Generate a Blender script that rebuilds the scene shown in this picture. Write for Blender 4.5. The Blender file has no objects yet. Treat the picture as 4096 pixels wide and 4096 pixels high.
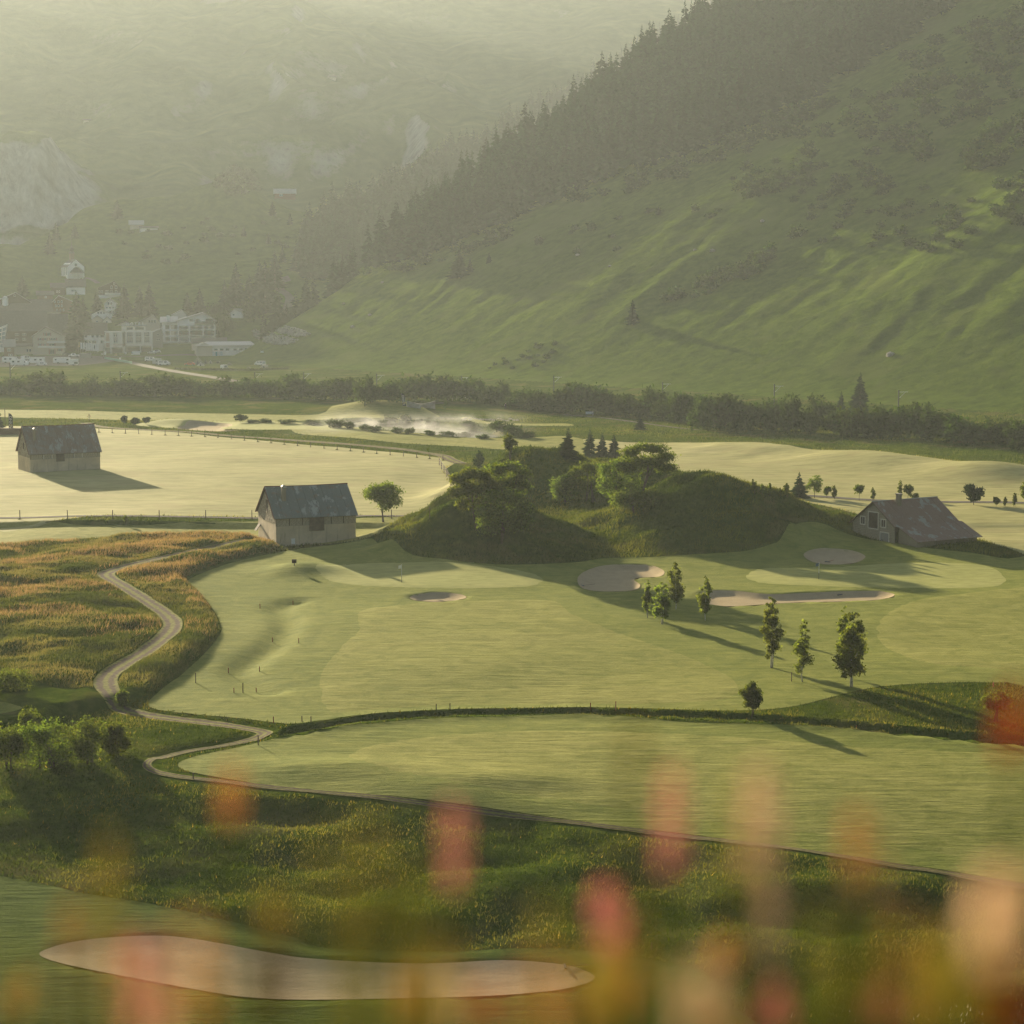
import bpy, bmesh, math, random
import numpy as np
from mathutils import Vector, Matrix
from mathutils.geometry import delaunay_2d_cdt
R = math.radians
rng = np.random.default_rng(7)
random.seed(7)
scn = bpy.context.scene
col = scn.collection

# ------------------------------------------------------------------ camera
CAM_Z = 38.0
FPX = 8192.0                                   # focal length in photo pixels (frame is 4096 wide)
PITCH = math.atan((2048 - 1106) / FPX)
cam_d = bpy.data.cameras.new('camera')
cam = bpy.data.objects.new('camera', cam_d)
col.objects.link(cam)
cam.location = (0, 0, CAM_Z)
cam.rotation_euler = (math.pi / 2 - PITCH, 0, 0)
cam_d.sensor_width = 36
cam_d.sensor_fit = 'HORIZONTAL'
cam_d.lens = 72
cam_d.clip_start = 0.1
cam_d.clip_end = 20000
cam_d.dof.use_dof = True
cam_d.dof.focus_distance = 290
cam_d.dof.aperture_fstop = 1.7
scn.camera = cam

# ------------------------------------------------------------------ sky, sun, exposure
SUN_EL, SUN_AZ = R(11.3), R(-27.0)             # azimuth measured from +Y, negative = to the left
sun_dir = Vector((math.sin(SUN_AZ) * math.cos(SUN_EL), math.cos(SUN_AZ) * math.cos(SUN_EL), math.sin(SUN_EL)))
world = bpy.data.worlds.new('World')
scn.world = world
world.use_nodes = True
wn = world.node_tree
sky = wn.nodes.new('ShaderNodeTexSky')
sky.sky_type = 'NISHITA'
sky.sun_disc = False
sky.sun_elevation = SUN_EL
sky.sun_rotation = SUN_AZ
sky.altitude = 1400
sky.air_density = 0.8
sky.dust_density = 2.5
sky.ozone_density = 0.3
bg = wn.nodes['Background']
bg.inputs['Strength'].default_value = 0.05
wn.links.new(sky.outputs['Color'], bg.inputs['Color'])
sl = bpy.data.lights.new('sun', 'SUN')
sl.energy = 5.0
sl.angle = R(0.6)
sl.color = (1.0, 0.85, 0.58)
so = bpy.data.objects.new('sun', sl)
so.rotation_euler = (-sun_dir).to_track_quat('-Z', 'Y').to_euler()
so.location = (-300, 600, 500)
col.objects.link(so)
scn.view_settings.view_transform = 'Standard'
scn.view_settings.look = 'None'
scn.view_settings.exposure = 1.6
scn.view_settings.gamma = 1.0
scn.render.engine = 'CYCLES'
scn.cycles.use_denoising = True
scn.cycles.max_bounces = 6
scn.cycles.diffuse_bounces = 1
scn.cycles.glossy_bounces = 2
scn.cycles.transmission_bounces = 4
scn.cycles.transparent_max_bounces = 8
scn.cycles.volume_bounces = 0
scn.cycles.caustics_reflective = False
scn.cycles.caustics_refractive = False

# ------------------------------------------------------------------ helpers: objects
def link(o, parent=None):
    col.objects.link(o)
    if parent is not None:
        o.parent = parent
    return o

def tag(o, label=None, cat=None, group=None, kind=None):
    if label: o['label'] = label
    if cat: o['category'] = cat
    if group: o['group'] = group
    if kind: o['kind'] = kind
    return o

def empty(name, loc=(0, 0, 0), rz=0.0, parent=None):
    o = bpy.data.objects.new(name, None)
    o.location = loc
    o.rotation_euler = (0, 0, rz)
    o.empty_display_size = 0.2
    return link(o, parent)

def mesh_obj(name, verts, faces, mat=None, parent=None, smooth=False, loc=None, rz=None):
    me = bpy.data.meshes.new(name)
    me.from_pydata([tuple(v) for v in verts], [], [tuple(f) for f in faces])
    if mat is not None: me.materials.append(mat)
    if smooth: me.polygons.foreach_set('use_smooth', [True] * len(me.polygons))
    me.update()
    o = bpy.data.objects.new(name, me)
    if loc is not None: o.location = loc
    if rz is not None: o.rotation_euler = (0, 0, rz)
    return link(o, parent)

def np_mesh(name, V, F, mat=None, smooth=False, colors=None):
    """fast mesh from numpy: V (n,3), F (m,3) or (m,4)"""
    V = np.asarray(V, np.float32); F = np.asarray(F, np.int32)
    k = F.shape[1]
    me = bpy.data.meshes.new(name)
    me.vertices.add(len(V)); me.vertices.foreach_set('co', V.ravel())
    me.loops.add(F.size); me.loops.foreach_set('vertex_index', F.ravel())
    me.polygons.add(len(F))
    me.polygons.foreach_set('loop_start', np.arange(0, F.size, k, dtype=np.int32))
    me.polygons.foreach_set('loop_total', np.full(len(F), k, np.int32))
    me.polygons.foreach_set('use_smooth', np.full(len(F), smooth))
    if colors is not None:
        at = me.attributes.new('tint', 'FLOAT_COLOR', 'POINT')
        c4 = np.ones((len(V), 4), np.float32); c4[:, :3] = colors
        at.data.foreach_set('color', c4.ravel())
    me.update(calc_edges=True)
    if mat is not None: me.materials.append(mat)
    return me

def inst(name, me, loc=(0, 0, 0), rz=0.0, sc=1.0, parent=None, rot=None):
    o = bpy.data.objects.new(name, me)
    o.location = loc
    o.rotation_euler = rot if rot is not None else (0, 0, rz)
    o.scale = sc if isinstance(sc, (tuple, list)) else (sc, sc, sc)
    return link(o, parent)

class MB:
    """collects shapes into one mesh"""
    def __init__(s): s.v = []; s.f = []
    def add(s, vs, fs):
        b = len(s.v); s.v += [tuple(v) for v in vs]; s.f += [tuple(i + b for i in f) for f in fs]; return s
    def box(s, x0, x1, y0, y1, z0, z1):
        return s.add([(x0,y0,z0),(x1,y0,z0),(x1,y1,z0),(x0,y1,z0),(x0,y0,z1),(x1,y0,z1),(x1,y1,z1),(x0,y1,z1)],
                     [(0,3,2,1),(4,5,6,7),(0,1,5,4),(1,2,6,5),(2,3,7,6),(3,0,4,7)])
    def hexa(s, p):                            # 8 points: bottom 4 ccw, top 4 ccw
        return s.add(p, [(0,3,2,1),(4,5,6,7),(0,1,5,4),(1,2,6,5),(2,3,7,6),(3,0,4,7)])
    def slab(s, a, b, c, d, t):                # quad a b c d (ccw seen from outside) thickened inwards by t
        a, b, c, d = map(Vector, (a, b, c, d)); n = (b - a).cross(d - a).normalized() * t
        return s.hexa([a - n, b - n, c - n, d - n, a, b, c, d])
    def prism(s, poly, y0, y1):                # polygon in xz extruded along y
        n = len(poly)
        vs = [(x, y0, z) for x, z in poly] + [(x, y1, z) for x, z in poly]
        fs = [tuple(range(n)), tuple(range(2 * n - 1, n - 1, -1))] + [(i, i + n, (i + 1) % n + n, (i + 1) % n) for i in range(n)]
        return s.add(vs, fs)
    def tube(s, pts, rad, n=6):
        pts = [Vector(p) for p in pts]
        rad = rad if isinstance(rad, (list, tuple)) else [rad] * len(pts)
        base = len(s.v)
        for i, p in enumerate(pts):
            d = (pts[min(i + 1, len(pts) - 1)] - pts[max(i - 1, 0)]).normalized()
            a = d.orthogonal().normalized() if abs(d.z) < .95 else Vector((1, 0, 0)); b = d.cross(a).normalized(); a = b.cross(d)
            for k in range(n):
                w = 2 * math.pi * k / n
                s.v.append(tuple(p + (a * math.cos(w) + b * math.sin(w)) * rad[i]))
        for i in range(len(pts) - 1):
            for k in range(n):
                s.f.append((base + i*n + k, base + i*n + (k+1) % n, base + (i+1)*n + (k+1) % n, base + (i+1)*n + k))
        s.f.append(tuple(base + k for k in range(n - 1, -1, -1)))
        s.f.append(tuple(base + (len(pts) - 1) * n + k for k in range(n)))
        return s
    def build(s, name, mat, parent=None, smooth=False, loc=None, rz=None):
        return mesh_obj(name, s.v, s.f, mat, parent, smooth, loc, rz)

def copy_tree(o, parent=None):
    c = o.copy(); col.objects.link(c)
    if parent is not None: c.parent = parent
    for ch in o.children: copy_tree(ch, c)
    return c

# ------------------------------------------------------------------ helpers: materials
class NT:
    def __init__(s, name):
        s.m = bpy.data.materials.new(name); s.m.use_nodes = True
        s.t = s.m.node_tree; s.n = s.t.nodes; s.l = s.t.links
        s.n.clear(); s.out = s.n.new('ShaderNodeOutputMaterial')
    def node(s, typ, **kw):
        nd = s.n.new(typ)
        for k, v in kw.items(): setattr(nd, k, v)
        return nd
    def put(s, sock, v):
        if v is None: return
        if isinstance(v, bpy.types.NodeSocket): s.l.new(v, sock)
        else:
            if isinstance(v, (tuple, list)) and len(v) == 3 and sock.type == 'RGBA': v = (*v, 1)
            sock.default_value = v
    def coord(s, which='Object', scale=(1, 1, 1), rot=(0, 0, 0)):
        tc = s.node('ShaderNodeTexCoord')
        if which == 'World':
            src = s.node('ShaderNodeNewGeometry').outputs['Position']
        else: src = tc.outputs[which]
        mp = s.node('ShaderNodeMapping')
        mp.inputs['Scale'].default_value = scale; mp.inputs['Rotation'].default_value = rot
        s.l.new(src, mp.inputs['Vector']); return mp.outputs[0]
    def noise(s, vec, scale=1.0, detail=3.0, rough=.55, dist=0.0, out='Fac'):
        nd = s.node('ShaderNodeTexNoise'); s.l.new(vec, nd.inputs['Vector'])
        nd.inputs['Scale'].default_value = scale; nd.inputs['Detail'].default_value = detail
        nd.inputs['Roughness'].default_value = rough; nd.inputs['Distortion'].default_value = dist
        return nd.outputs[out]
    def ramp(s, fac, stops, interp='LINEAR'):
        nd = s.node('ShaderNodeValToRGB'); s.l.new(fac, nd.inputs['Fac'])
        cr = nd.color_ramp; cr.interpolation = interp
        while len(cr.elements) < len(stops): cr.elements.new(.5)
        for e, (p, c) in zip(cr.elements, stops):
            e.position = p; e.color = (*c, 1) if len(c) == 3 else c
        return nd.outputs[0]
    def fstep(s, fac, a, b):                   # smooth 0..1 between a and b
        nd = s.node('ShaderNodeMapRange', interpolation_type='SMOOTHSTEP'); s.l.new(fac, nd.inputs[0])
        nd.inputs[1].default_value = a; nd.inputs[2].default_value = b
        return nd.outputs[0]
    def mix(s, fac, a, b, blend='MIX'):
        nd = s.node('ShaderNodeMix', data_type='RGBA', blend_type=blend)
        s.put(nd.inputs[0], fac); s.put(nd.inputs[6], a); s.put(nd.inputs[7], b); return nd.outputs[2]
    def math(s, op, a, b=None):
        nd = s.node('ShaderNodeMath', operation=op); s.put(nd.inputs[0], a)
        if b is not None: s.put(nd.inputs[1], b)
        return nd.outputs[0]
    def bump(s, h, strength=.5, dist=.1, normal=None):
        nd = s.node('ShaderNodeBump'); s.l.new(h, nd.inputs['Height'])
        nd.inputs['Strength'].default_value = strength; nd.inputs['Distance'].default_value = dist
        if normal is not None: s.l.new(normal, nd.inputs['Normal'])
        return nd.outputs[0]
    def principled(s, color, rough=.8, normal=None, metallic=0.0, spec=.3, sheen=0.0, sheen_tint=None):
        b = s.node('ShaderNodeBsdfPrincipled')
        s.put(b.inputs['Base Color'], color); s.put(b.inputs['Roughness'], rough); s.put(b.inputs['Metallic'], metallic)
        b.inputs['Specular IOR Level'].default_value = spec
        if sheen: b.inputs['Sheen Weight'].default_value = sheen; b.inputs['Sheen Roughness'].default_value = .45
        if sheen_tint: b.inputs['Sheen Tint'].default_value = (*sheen_tint, 1)
        if normal is not None: s.l.new(normal, b.inputs['Normal'])
        s.l.new(b.outputs[0], s.out.inputs['Surface']); return b
    def leafy(s, color, trans=.5, normal=None, tcol=None):
        d = s.node('ShaderNodeBsdfDiffuse'); t = s.node('ShaderNodeBsdfTranslucent'); m = s.node('ShaderNodeMixShader')
        s.put(d.inputs['Color'], color); s.put(t.inputs['Color'], tcol if tcol is not None else color); m.inputs[0].default_value = trans
        s.l.new(d.outputs[0], m.inputs[1]); s.l.new(t.outputs[0], m.inputs[2]); s.l.new(m.outputs[0], s.out.inputs['Surface'])

def plain(name, c, rough=.7, metallic=0.0, var=.12, scale=3.0, spec=.1):
    """procedural: base colour with soft mottling"""
    n = NT(name); f = n.noise(n.coord('Object'), scale, 4)
    a = tuple(max(0, x * (1 - var)) for x in c); b = tuple(min(1, x * (1 + var)) for x in c)
    n.principled(n.ramp(f, [(.3, a), (.7, b)]), rough, n.bump(f, .15, .02), metallic, spec)
    return n.m
# ------------------------------------------------------------------ numeric noise and polygon tools
def _h(ix, iy, seed):
    n = (ix.astype(np.int64) * 374761393 + iy.astype(np.int64) * 668265263 + seed * 974634777) & 0x7fffffff
    n = ((n ^ (n >> 13)) * 1274126177) & 0x7fffffff
    return ((n ^ (n >> 16)) & 0xffffff) / float(0xffffff)
def vnoise(x, y, seed=0):
    ix = np.floor(x); iy = np.floor(y); fx = x - ix; fy = y - iy
    fx = fx*fx*fx*(fx*(fx*6-15)+10); fy = fy*fy*fy*(fy*(fy*6-15)+10)
    a = _h(ix, iy, seed); b = _h(ix+1, iy, seed); c = _h(ix, iy+1, seed); d = _h(ix+1, iy+1, seed)
    return (a + (b-a)*fx + (c-a)*fy + (a-b-c+d)*fx*fy) * 2 - 1
def fbm(x, y, oct=3, seed=0):
    s = 0; a = .5
    for i in range(oct):
        s = s + a * vnoise(x * 2**i + 17.3*i, y * 2**i - 9.1*i, seed + i); a *= .5
    return s
def sstep(a, b, x):
    t = np.clip((x - a) / (b - a), 0, 1); return t*t*(3-2*t)
def softplus(x, k):
    return k * np.logaddexp(0, x / k)
def seg_dist(x, y, pts):
    best = np.full(np.shape(x), 1e9)
    for (ax, ay), (bx, by) in zip(pts[:-1], pts[1:]):
        dx, dy = bx-ax, by-ay; L = dx*dx+dy*dy + 1e-9
        t = np.clip(((x-ax)*dx+(y-ay)*dy)/L, 0, 1)
        best = np.minimum(best, np.hypot(x-ax-t*dx, y-ay-t*dy))
    return best
def in_poly(x, y, P):
    ins = np.zeros(np.shape(x), bool)
    n = len(P)
    for i in range(n):
        x1, y1 = P[i]; x2, y2 = P[(i+1) % n]
        if y1 == y2: continue
        c = ((y1 > y) != (y2 > y)) & (x < (x2-x1)*(y-y1)/(y2-y1)+x1)
        ins ^= c
    return ins
def sdist(x, y, P, pad=6.0):
    """signed distance, positive inside; -pad outside the padded box"""
    A = np.array(P); out = np.full(np.shape(x), -pad, float)
    m = (x > A[:,0].min()-pad) & (x < A[:,0].max()+pad) & (y > A[:,1].min()-pad) & (y < A[:,1].max()+pad)
    if m.any():
        xs, ys = np.asarray(x)[m], np.asarray(y)[m]
        d = np.minimum(seg_dist(xs, ys, list(P) + [P[0]]), 1e6)
        out[m] = np.where(in_poly(xs, ys, P), d, -np.minimum(d, pad))
    return out
def smooth_poly(P, n=6, closed=True):
    P = [np.array(p, float) for p in P]; N = len(P); out = []
    rngi = range(N) if closed else range(N-1)
    for i in rngi:
        p0 = P[(i-1) % N] if closed or i > 0 else P[i]; p1 = P[i]
        p2 = P[(i+1) % N]; p3 = P[(i+2) % N] if closed or i+2 < N else p2
        for k in range(n):
            t = k / n
            out.append(tuple(.5*((2*p1)+(-p0+p2)*t+(2*p0-5*p1+4*p2-p3)*t*t+(-p0+3*p1-3*p2+p3)*t**3)))
    if not closed: out.append(tuple(P[-1]))
    return out

# ------------------------------------------------------------------ where a line of sight meets the valley floor
_c, _s = math.cos(PITCH), math.sin(PITCH)
def ray(u, v):
    a, b = (np.asarray(u, float)-2048)/FPX, (2048-np.asarray(v, float))/FPX
    return a, _c + b*_s, -_s + b*_c
def tilt(y):                                     # the nearest land falls gently towards the viewer
    return -.09*softplus(152-np.asarray(y, float), 4.0) + .09*softplus(96-np.asarray(y, float), 4.0)
def flat(u, v, z=0.0):
    dx, dy, dz = ray(u, v); zz = z
    for _ in range(12):
        t = (zz-CAM_Z)/dz; zz = z+float(tilt(dy*t))
    return (float(dx*t), float(dy*t))
K = 4096/1932.0
def fp(pts, n=5, closed=True, z=0.0):           # outline measured on the photograph (1932 px wide) -> smooth plan outline in metres
    return smooth_poly([flat(a*K, b*K, z) for a, b in pts], n, closed)

# ------------------------------------------------------------------ plan of the golf course (metres)
PL = {}
PL['hayfield'] = fp([(-60,815),(187,812),(500,838),(835,868),(840,890),(852,920),(852,976),(690,978),(480,982),(200,983),(-60,983)], 3)
PL['back_fairway'] = fp([(-60,990),(170,996.5),(480,991.5),(670,984),(800,980),(790,1000),(735,1026),(680,1033),(560,1026),(480,1013),(395,1008),(200,1020),(0,1033),(-60,1036)], 4)
PL['main_fairway'] = fp([(535,1041),(440,1062),(372,1085),(354,1097),(374,1113),(404,1150),(417,1180),(414,1200),(384,1236),(334,1276),(294,1306),(280,1322),(300,1333),(450,1352),(575,1366),(700,1346),(830,1336),(1000,1333),(1160,1336),(1300,1341),(1420,1342),(1500,1335),(1580,1316),(1660,1300),(1800,1292),(1900,1290),(2000,1280),
   (2000,1056),(1900,1052),(1840,1044),(1760,1037),(1650,1026),(1560,1019),(1500,1022),(1465,1037),(1400,1047),(1260,1052),(1150,1058),(1080,1068),(960,1074),(860,1070),(780,1062),(720,1045),(690,1036),(600,1034)], 4)
PL['lower_fairway'] = fp([(540,1390),(600,1380),(720,1362),(850,1351),(1080,1348),(1200,1354),(1300,1363),(1500,1373),(1700,1386),(1900,1399),(2010,1405),(2010,1680),(1932,1664),(1700,1628),(1500,1598),(1300,1572),(1100,1548),(900,1526),(700,1506),(550,1492),(460,1480),(390,1468),(345,1456),(338,1442),(375,1428),(445,1413)], 4)
PL['tee_fairway'] = fp([(-60,1640),(0,1652),(100,1673),(160,1688),(300,1713),(450,1748),(560,1773),(600,1788),(800,1794),(1000,1789),(1100,1793),(1250,1814),(1330,1838),(1380,1900),(1390,1990),(-60,1990)], 4)
PL['right_field'] = fp([(1100,834),(1180,838),(1270,840),(1350,846),(1440,850),(1500,861),(1570,868),(1660,872),(1730,879),(1800,888),(1900,893),(2010,897),(2010,1046),(1900,1036),(1840,1022),(1760,1016),(1690,1003),(1620,975),(1520,950),(1440,930),(1330,912),(1230,893),(1150,870)], 4)
PL['far_fairway'] = fp([(-60,771),(150,775),(300,778),(480,781),(600,783),(640,772),(720,771),(790,776),(830,787),(760,795),(680,789),(600,793),(450,797),(200,792),(-60,783)], 4)
PL['pond_fairway'] = fp([(560,815),(640,816),(760,822),(860,829),(935,831),(1010,830),(1060,828),(1100,834),(1150,850),(1080,862),(960,853),(860,845),(760,842),(640,832),(560,824)], 4)
PL['stream_fairway'] = fp([(885,786),(930,797),(1000,800),(1065,800),(1080,806),(1010,806),(930,803),(895,797),(870,790)], 4)
PL['far_green'] = fp([(255,805),(330,800),(430,797),(540,802),(620,808),(700,813),(690,821),(560,818),(440,816),(330,812)], 4)
PL['corner_lawn'] = fp([(-60,1336),(-20,1338),(15,1342),(42,1350),(20,1358),(-60,1362)], 4)
GREENS = {}
GREENS['centre'] = fp([(590,1078),(660,1067),(780,1068),(900,1072),(1000,1082),(1035,1095),(1010,1108),(900,1112),(780,1110),(660,1103),(600,1092)])
GREENS['right'] = fp([(1400,1080),(1440,1068),(1550,1066),(1700,1060),(1850,1062),(1900,1080),(1905,1100),(1850,1110),(1700,1110),(1560,1106),(1450,1100),(1405,1092)])
BUNK = {}
BUNK['small'] = fp([(773,1125),(790,1119),(830,1117),(865,1120),(880,1126),(860,1132),(820,1134),(785,1131)])
BUNK['kidney'] = fp([(1090,1092),(1105,1080),(1140,1070),(1190,1067),(1230,1068),(1253,1077),(1245,1086),(1212,1089),(1196,1093),(1208,1103),(1200,1112),(1170,1116),(1120,1116),(1095,1108)])
BUNK['oval'] = fp([(1516,1048),(1535,1041),(1570,1039),(1610,1041),(1633,1049),(1615,1059),(1580,1062),(1540,1059)])
BUNK['long'] = fp([(1318,1121),(1335,1113),(1380,1112),(1450,1119),(1520,1117),(1600,1114),(1660,1115),(1688,1122),(1660,1130),(1600,1133),(1500,1135),(1430,1139),(1370,1142),(1330,1136)])
BUNK['front'] = fp([(75,1805),(100,1790),(160,1778),(250,1772),(330,1773),(420,1786),(500,1800),(600,1812),(800,1818),(950,1812),(1060,1820),(1110,1835),(1122,1846),(1100,1858),(1040,1870),(950,1878),(800,1884),(600,1888),(480,1885),(380,1872),(250,1850),(130,1825)])
BUNK['far'] = fp([(334,812),(345,806),(363,801),(400,800),(432,803),(438,808),(420,812),(425,816),(448,818),(420,820),(385,819),(345,815)])
POND = fp([(655,795),(700,790),(780,794),(850,803),(920,812),(950,820),(945,828),(900,830),(850,826),(780,822),(720,817),(670,811),(640,803)])
MEADOW = fp([(-80,1040),(0,1036),(200,1023),(395,1011),(480,1018),(530,1037),(438,1059),(368,1083),(350,1096),(371,1113),(401,1150),(413,1180),(410,1200),(380,1235),(330,1275),(288,1305),(255,1316),(235,1320),(150,1345),(-80,1345)], 4)
TRACK = fp([(470,1025),(400,1040),(330,1057),(260,1073),(215,1085),(200,1094),(215,1106),(258,1131),(305,1160),(322,1176),(326,1192),(312,1212),(278,1237),(232,1262),(205,1282),(200,1302),(222,1326),(260,1337),(320,1346),(400,1357),(460,1367),(500,1377),(480,1389),(420,1402),(350,1413),(300,1427),(277,1443),(290,1458),(340,1470),(420,1480),(520,1492),(700,1511),(900,1532),(1100,1553),(1300,1578),(1500,1603),(1700,1634),(1932,1671),(2020,1686)], 6, False)
DRYBED = fp([(560,1128),(530,1142),(545,1168),(532,1195),(515,1218),(480,1242),(452,1262),(470,1284),(505,1300)], 5, False)
DITCH = fp([(545,1384),(590,1373),(700,1354),(830,1343),(960,1340),(1080,1341),(1160,1344),(1300,1351),(1500,1364),(1700,1381),(1932,1398),(2010,1404)], 5, False)
HAYPATH = fp([(-60,985.5),(200,985.5),(480,984.5),(690,979.5),(840,977.5)], 5, False)
FIELDROAD = fp([(1405,932),(1450,934.5),(1560,940),(1640,945),(1760,949),(1932,955),(2010,958)], 5, False)
FARPATH = fp([(160,800),(187,808),(260,815),(500,833),(700,848),(820,861),(850,872),(870,880)], 5, False)

# ------------------------------------------------------------------ height of the land
MOUNDS = [  # x, y, rx, ry, rot, height, power
    (-4.5, 287, 11.5, 12, 0.0, 8.2, 1.8), (-11, 281, 10, 7, 0.1, 3.2, 1.8),
    (28.5, 303, 15, 14, 0.0, 8.2, 2.1), (39, 304, 13, 9, 0.0, 4.6, 2.0), (26, 288, 13, 8, 0, 2.0, 2.),
    (4, 345, 13, 15, 0.0, 8.6, 2.2), (19, 350, 15, 14, 0.0, 6.6, 2.0), (12, 325, 9, 14, .2, 3.0, 2.0), (58, 292, 16, 7, -.1, .5, 2)]
def mound(x, y):
    z = np.zeros(np.shape(x))
    for mx, my, rx, ry, a, h, pw in MOUNDS:
        dx, dy = x-mx, y-my; c, s = math.cos(a), math.sin(a)
        d = np.hypot((dx*c+dy*s)/rx, (-dx*s+dy*c)/ry)
        z = (z**3 + (h*np.exp(-d**pw))**3)**(1/3)
    return z
def hill_right(x, y):
    p = (x-31)*.79+(y-717)*.61; t = (x-31)*.61-(y-717)*.79
    q = -(x+100)*.68+(y-960)*.73
    amp = sstep(5, 110, p)
    w = t + 16*fbm(x/90, y/90, 2, 5)
    und = (fbm(w/60, p/220, 3, 11)*6 + fbm(w/19, p/90, 2, 12)*1.3) * amp + fbm(w/8, p/26, 2, 13)*.9*sstep(0, 50, p)
    und = und + fbm(x/7, y/7, 2, 14)*.7*sstep(0, 60, p)
    z = .55*softplus(p, 9) + und - 1.1*softplus(q - 4, 7)
    z = np.minimum(np.where(z > 200, 200 + (z-200)*.35, z), 320)
    return z
VY = [-1e4, 945, 985, 1030, 1090, 1150, 1230, 1320, 1350, 1430, 1500]
VZ = [-2, -2, 1.0, 6, 24, 38.5, 50, 84, 86, 66, 55]
AY = [-1e4, 1380, 1500, 1800, 2150, 2500, 2660, 3300]
AZ = [-50, 45, 80, 160, 265, 372, 402, 320]
BY = [-1e4, 1600, 1900, 2300, 2700, 2860, 3400]
BZ = [-50, 60, 130, 262, 402, 428, 340]
def hill_village(x, y):
    k = np.where(x < -60, 1.0, 1.0)
    z = np.interp(y + 26*fbm(x/140+3, y/200, 2, 21), VY, VZ)
    f = sstep(1060, 1180, y)
    z = z + f*(fbm(x/60, y/70, 3, 22)*11 + fbm(x/14, y/16, 2, 23)*2.2)
    # rocky knoll, and the lower saddle to its left
    z = z + 15*np.exp(-(((x+183)/24)**2 + ((y-1325)/40)**2)) + 9*np.exp(-(((x+240)/40)**2 + ((y-1320)/40)**2))
    z = z - 30*sstep(-265, -310, x)*sstep(1240, 1310, y)
    return z
def hill_far(x, y):
    w = 100*fbm(x/550, y/550, 3, 31)
    a = np.interp(y + w*.8, AY, AZ) + (.5-np.abs(fbm(x/150, y/260, 4, 32)))*60-14
    edge = 220 + .8*(-70-x) + fbm(x/110, y/110, 2, 33)*12
    a = -softplus(-(a-edge), 6) + edge
    b = np.interp(y + w*.6, BY, BZ) + (.5-np.abs(fbm(x/170, y/220, 4, 34)))*44-12
    cl = (50+22*fbm(x/26, y/40, 3, 36))*sstep(-285, -345, x)*sstep(1415, 1452, y)*(1-sstep(1470, 1640, y))        # cliffs on the left
    m = np.maximum(a, b) + cl
    return m - (m-95)*.62*sstep(-690, -800, x)*(m > 95)      # saddle left of the view, where the morning sun comes in
BENCH_Y = 309.5
def Hland(x, y, detail=True):
    x = np.asarray(x, float); y = np.asarray(y, float)
    hc = np.where(y > 0, 37.45-.56*y, 37.45-.4*y) + fbm(x/9, y/9, 2, 2)*.25*sstep(3, 12, np.abs(y)+np.abs(x))
    z = softplus(hc, 3.5) + tilt(y)
    golf = sstep(75, 110, y)*(1-sstep(600, 700, y))
    z = z + golf*(fbm(x/30, y/30, 2, 3)*.55)
    near = golf*(1-sstep(330, 420, y))
    lump = np.zeros(z.shape)
    if detail:
        lump = fbm(x/5, y/5, 3, 4)
    m = mound(x, y)
    z = z + m + sstep(.2, 2.5, m)*(lump*1.5 + (1-sstep(0, 12, x))*fbm(x/3.2, y/3.2, 2, 8)*.8)
    # bench of the hay field
    z = z + .75*sstep(BENCH_Y-.4, BENCH_Y+.9, y)*(1-sstep(-24, -14, x))*(1-sstep(480, 560, y)) + .35*sstep(BENCH_Y, BENCH_Y+3, y)*sstep(-24,-14,x)*(1-sstep(480,560,y))
    md = sdist(x, y, MEADOW)
    tr = seg_dist(x, y, TRACK[:150:2])
    z = z + .85*sstep(-.3, 1.3, md) + sstep(0, 3, md)*lump*.9*sstep(1.0, 3.2, tr)
    z = z - .32*sstep(2.0, .9, tr)*near
    z = z - .55*sstep(2.2, .3, seg_dist(x, y, DRYBED))
    dd = seg_dist(x, y, DITCH)
    z = z - .95*sstep(1.1, .25, dd) + .22*sstep(2.6, 1.4, dd)*sstep(.5, 1.2, dd)
    # hump with the tee box, swales
    hx, hy = flat(570*K, 1078*K); z = z + 1.1*np.exp(-(((x-hx)/4.2)**2+((y-hy)/4.5)**2))
    hx, hy = flat(905*K, 1490*K); z = z + .7*np.exp(-(((x-hx)/9)**2+((y-hy)/4)**2))
    hx, hy = flat(640*K, 1455*K); z = z + .55*np.exp(-(((x-hx)/7)**2+((y-hy)/3)**2))
    hx, hy = flat(1000*K, 1494*K); z = z - .5*np.exp(-(((x-hx)/5)**2+((y-hy)/2.2)**2))
    for a, b, r, h in ((1590,872,12,1.9),(1700,884,13,1.9),(1480,856,14,1.5),(1840,898,13,1.7),(1380,850,12,1.0),(330,801,9,1.3),(520,803,10,.6),(740,774,16,2.2),(690,777,12,1.5),(1900,905,12,1.6)):
        hx, hy = flat(a*K, b*K); z = z + h*np.exp(-(((x-hx)/r)**2+((y-hy)/(r*.9))**2))
    rf = sstep(400, 440, y)*(1-sstep(470, 520, y))*sstep(20, 50, x)
    z = z + rf*fbm(x/14, y/14, 2, 6)*.9
    # rough in the foreground
    fr = sstep(92, 100, y)*(1-sstep(150, 158, y))
    z = z + fr*(lump*.55+fbm(x/11, y/6, 2, 15)*.9)*sstep(0, 3, 150-y)*(1-sstep(-1.5, .5, sdist(x, y, PL['tee_fairway'], 2.0)))*(1-sstep(-3, .5, sdist(x, y, PL['lower_fairway'], 4.0)))
    return np.where(z > -8, z, -8)
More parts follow.
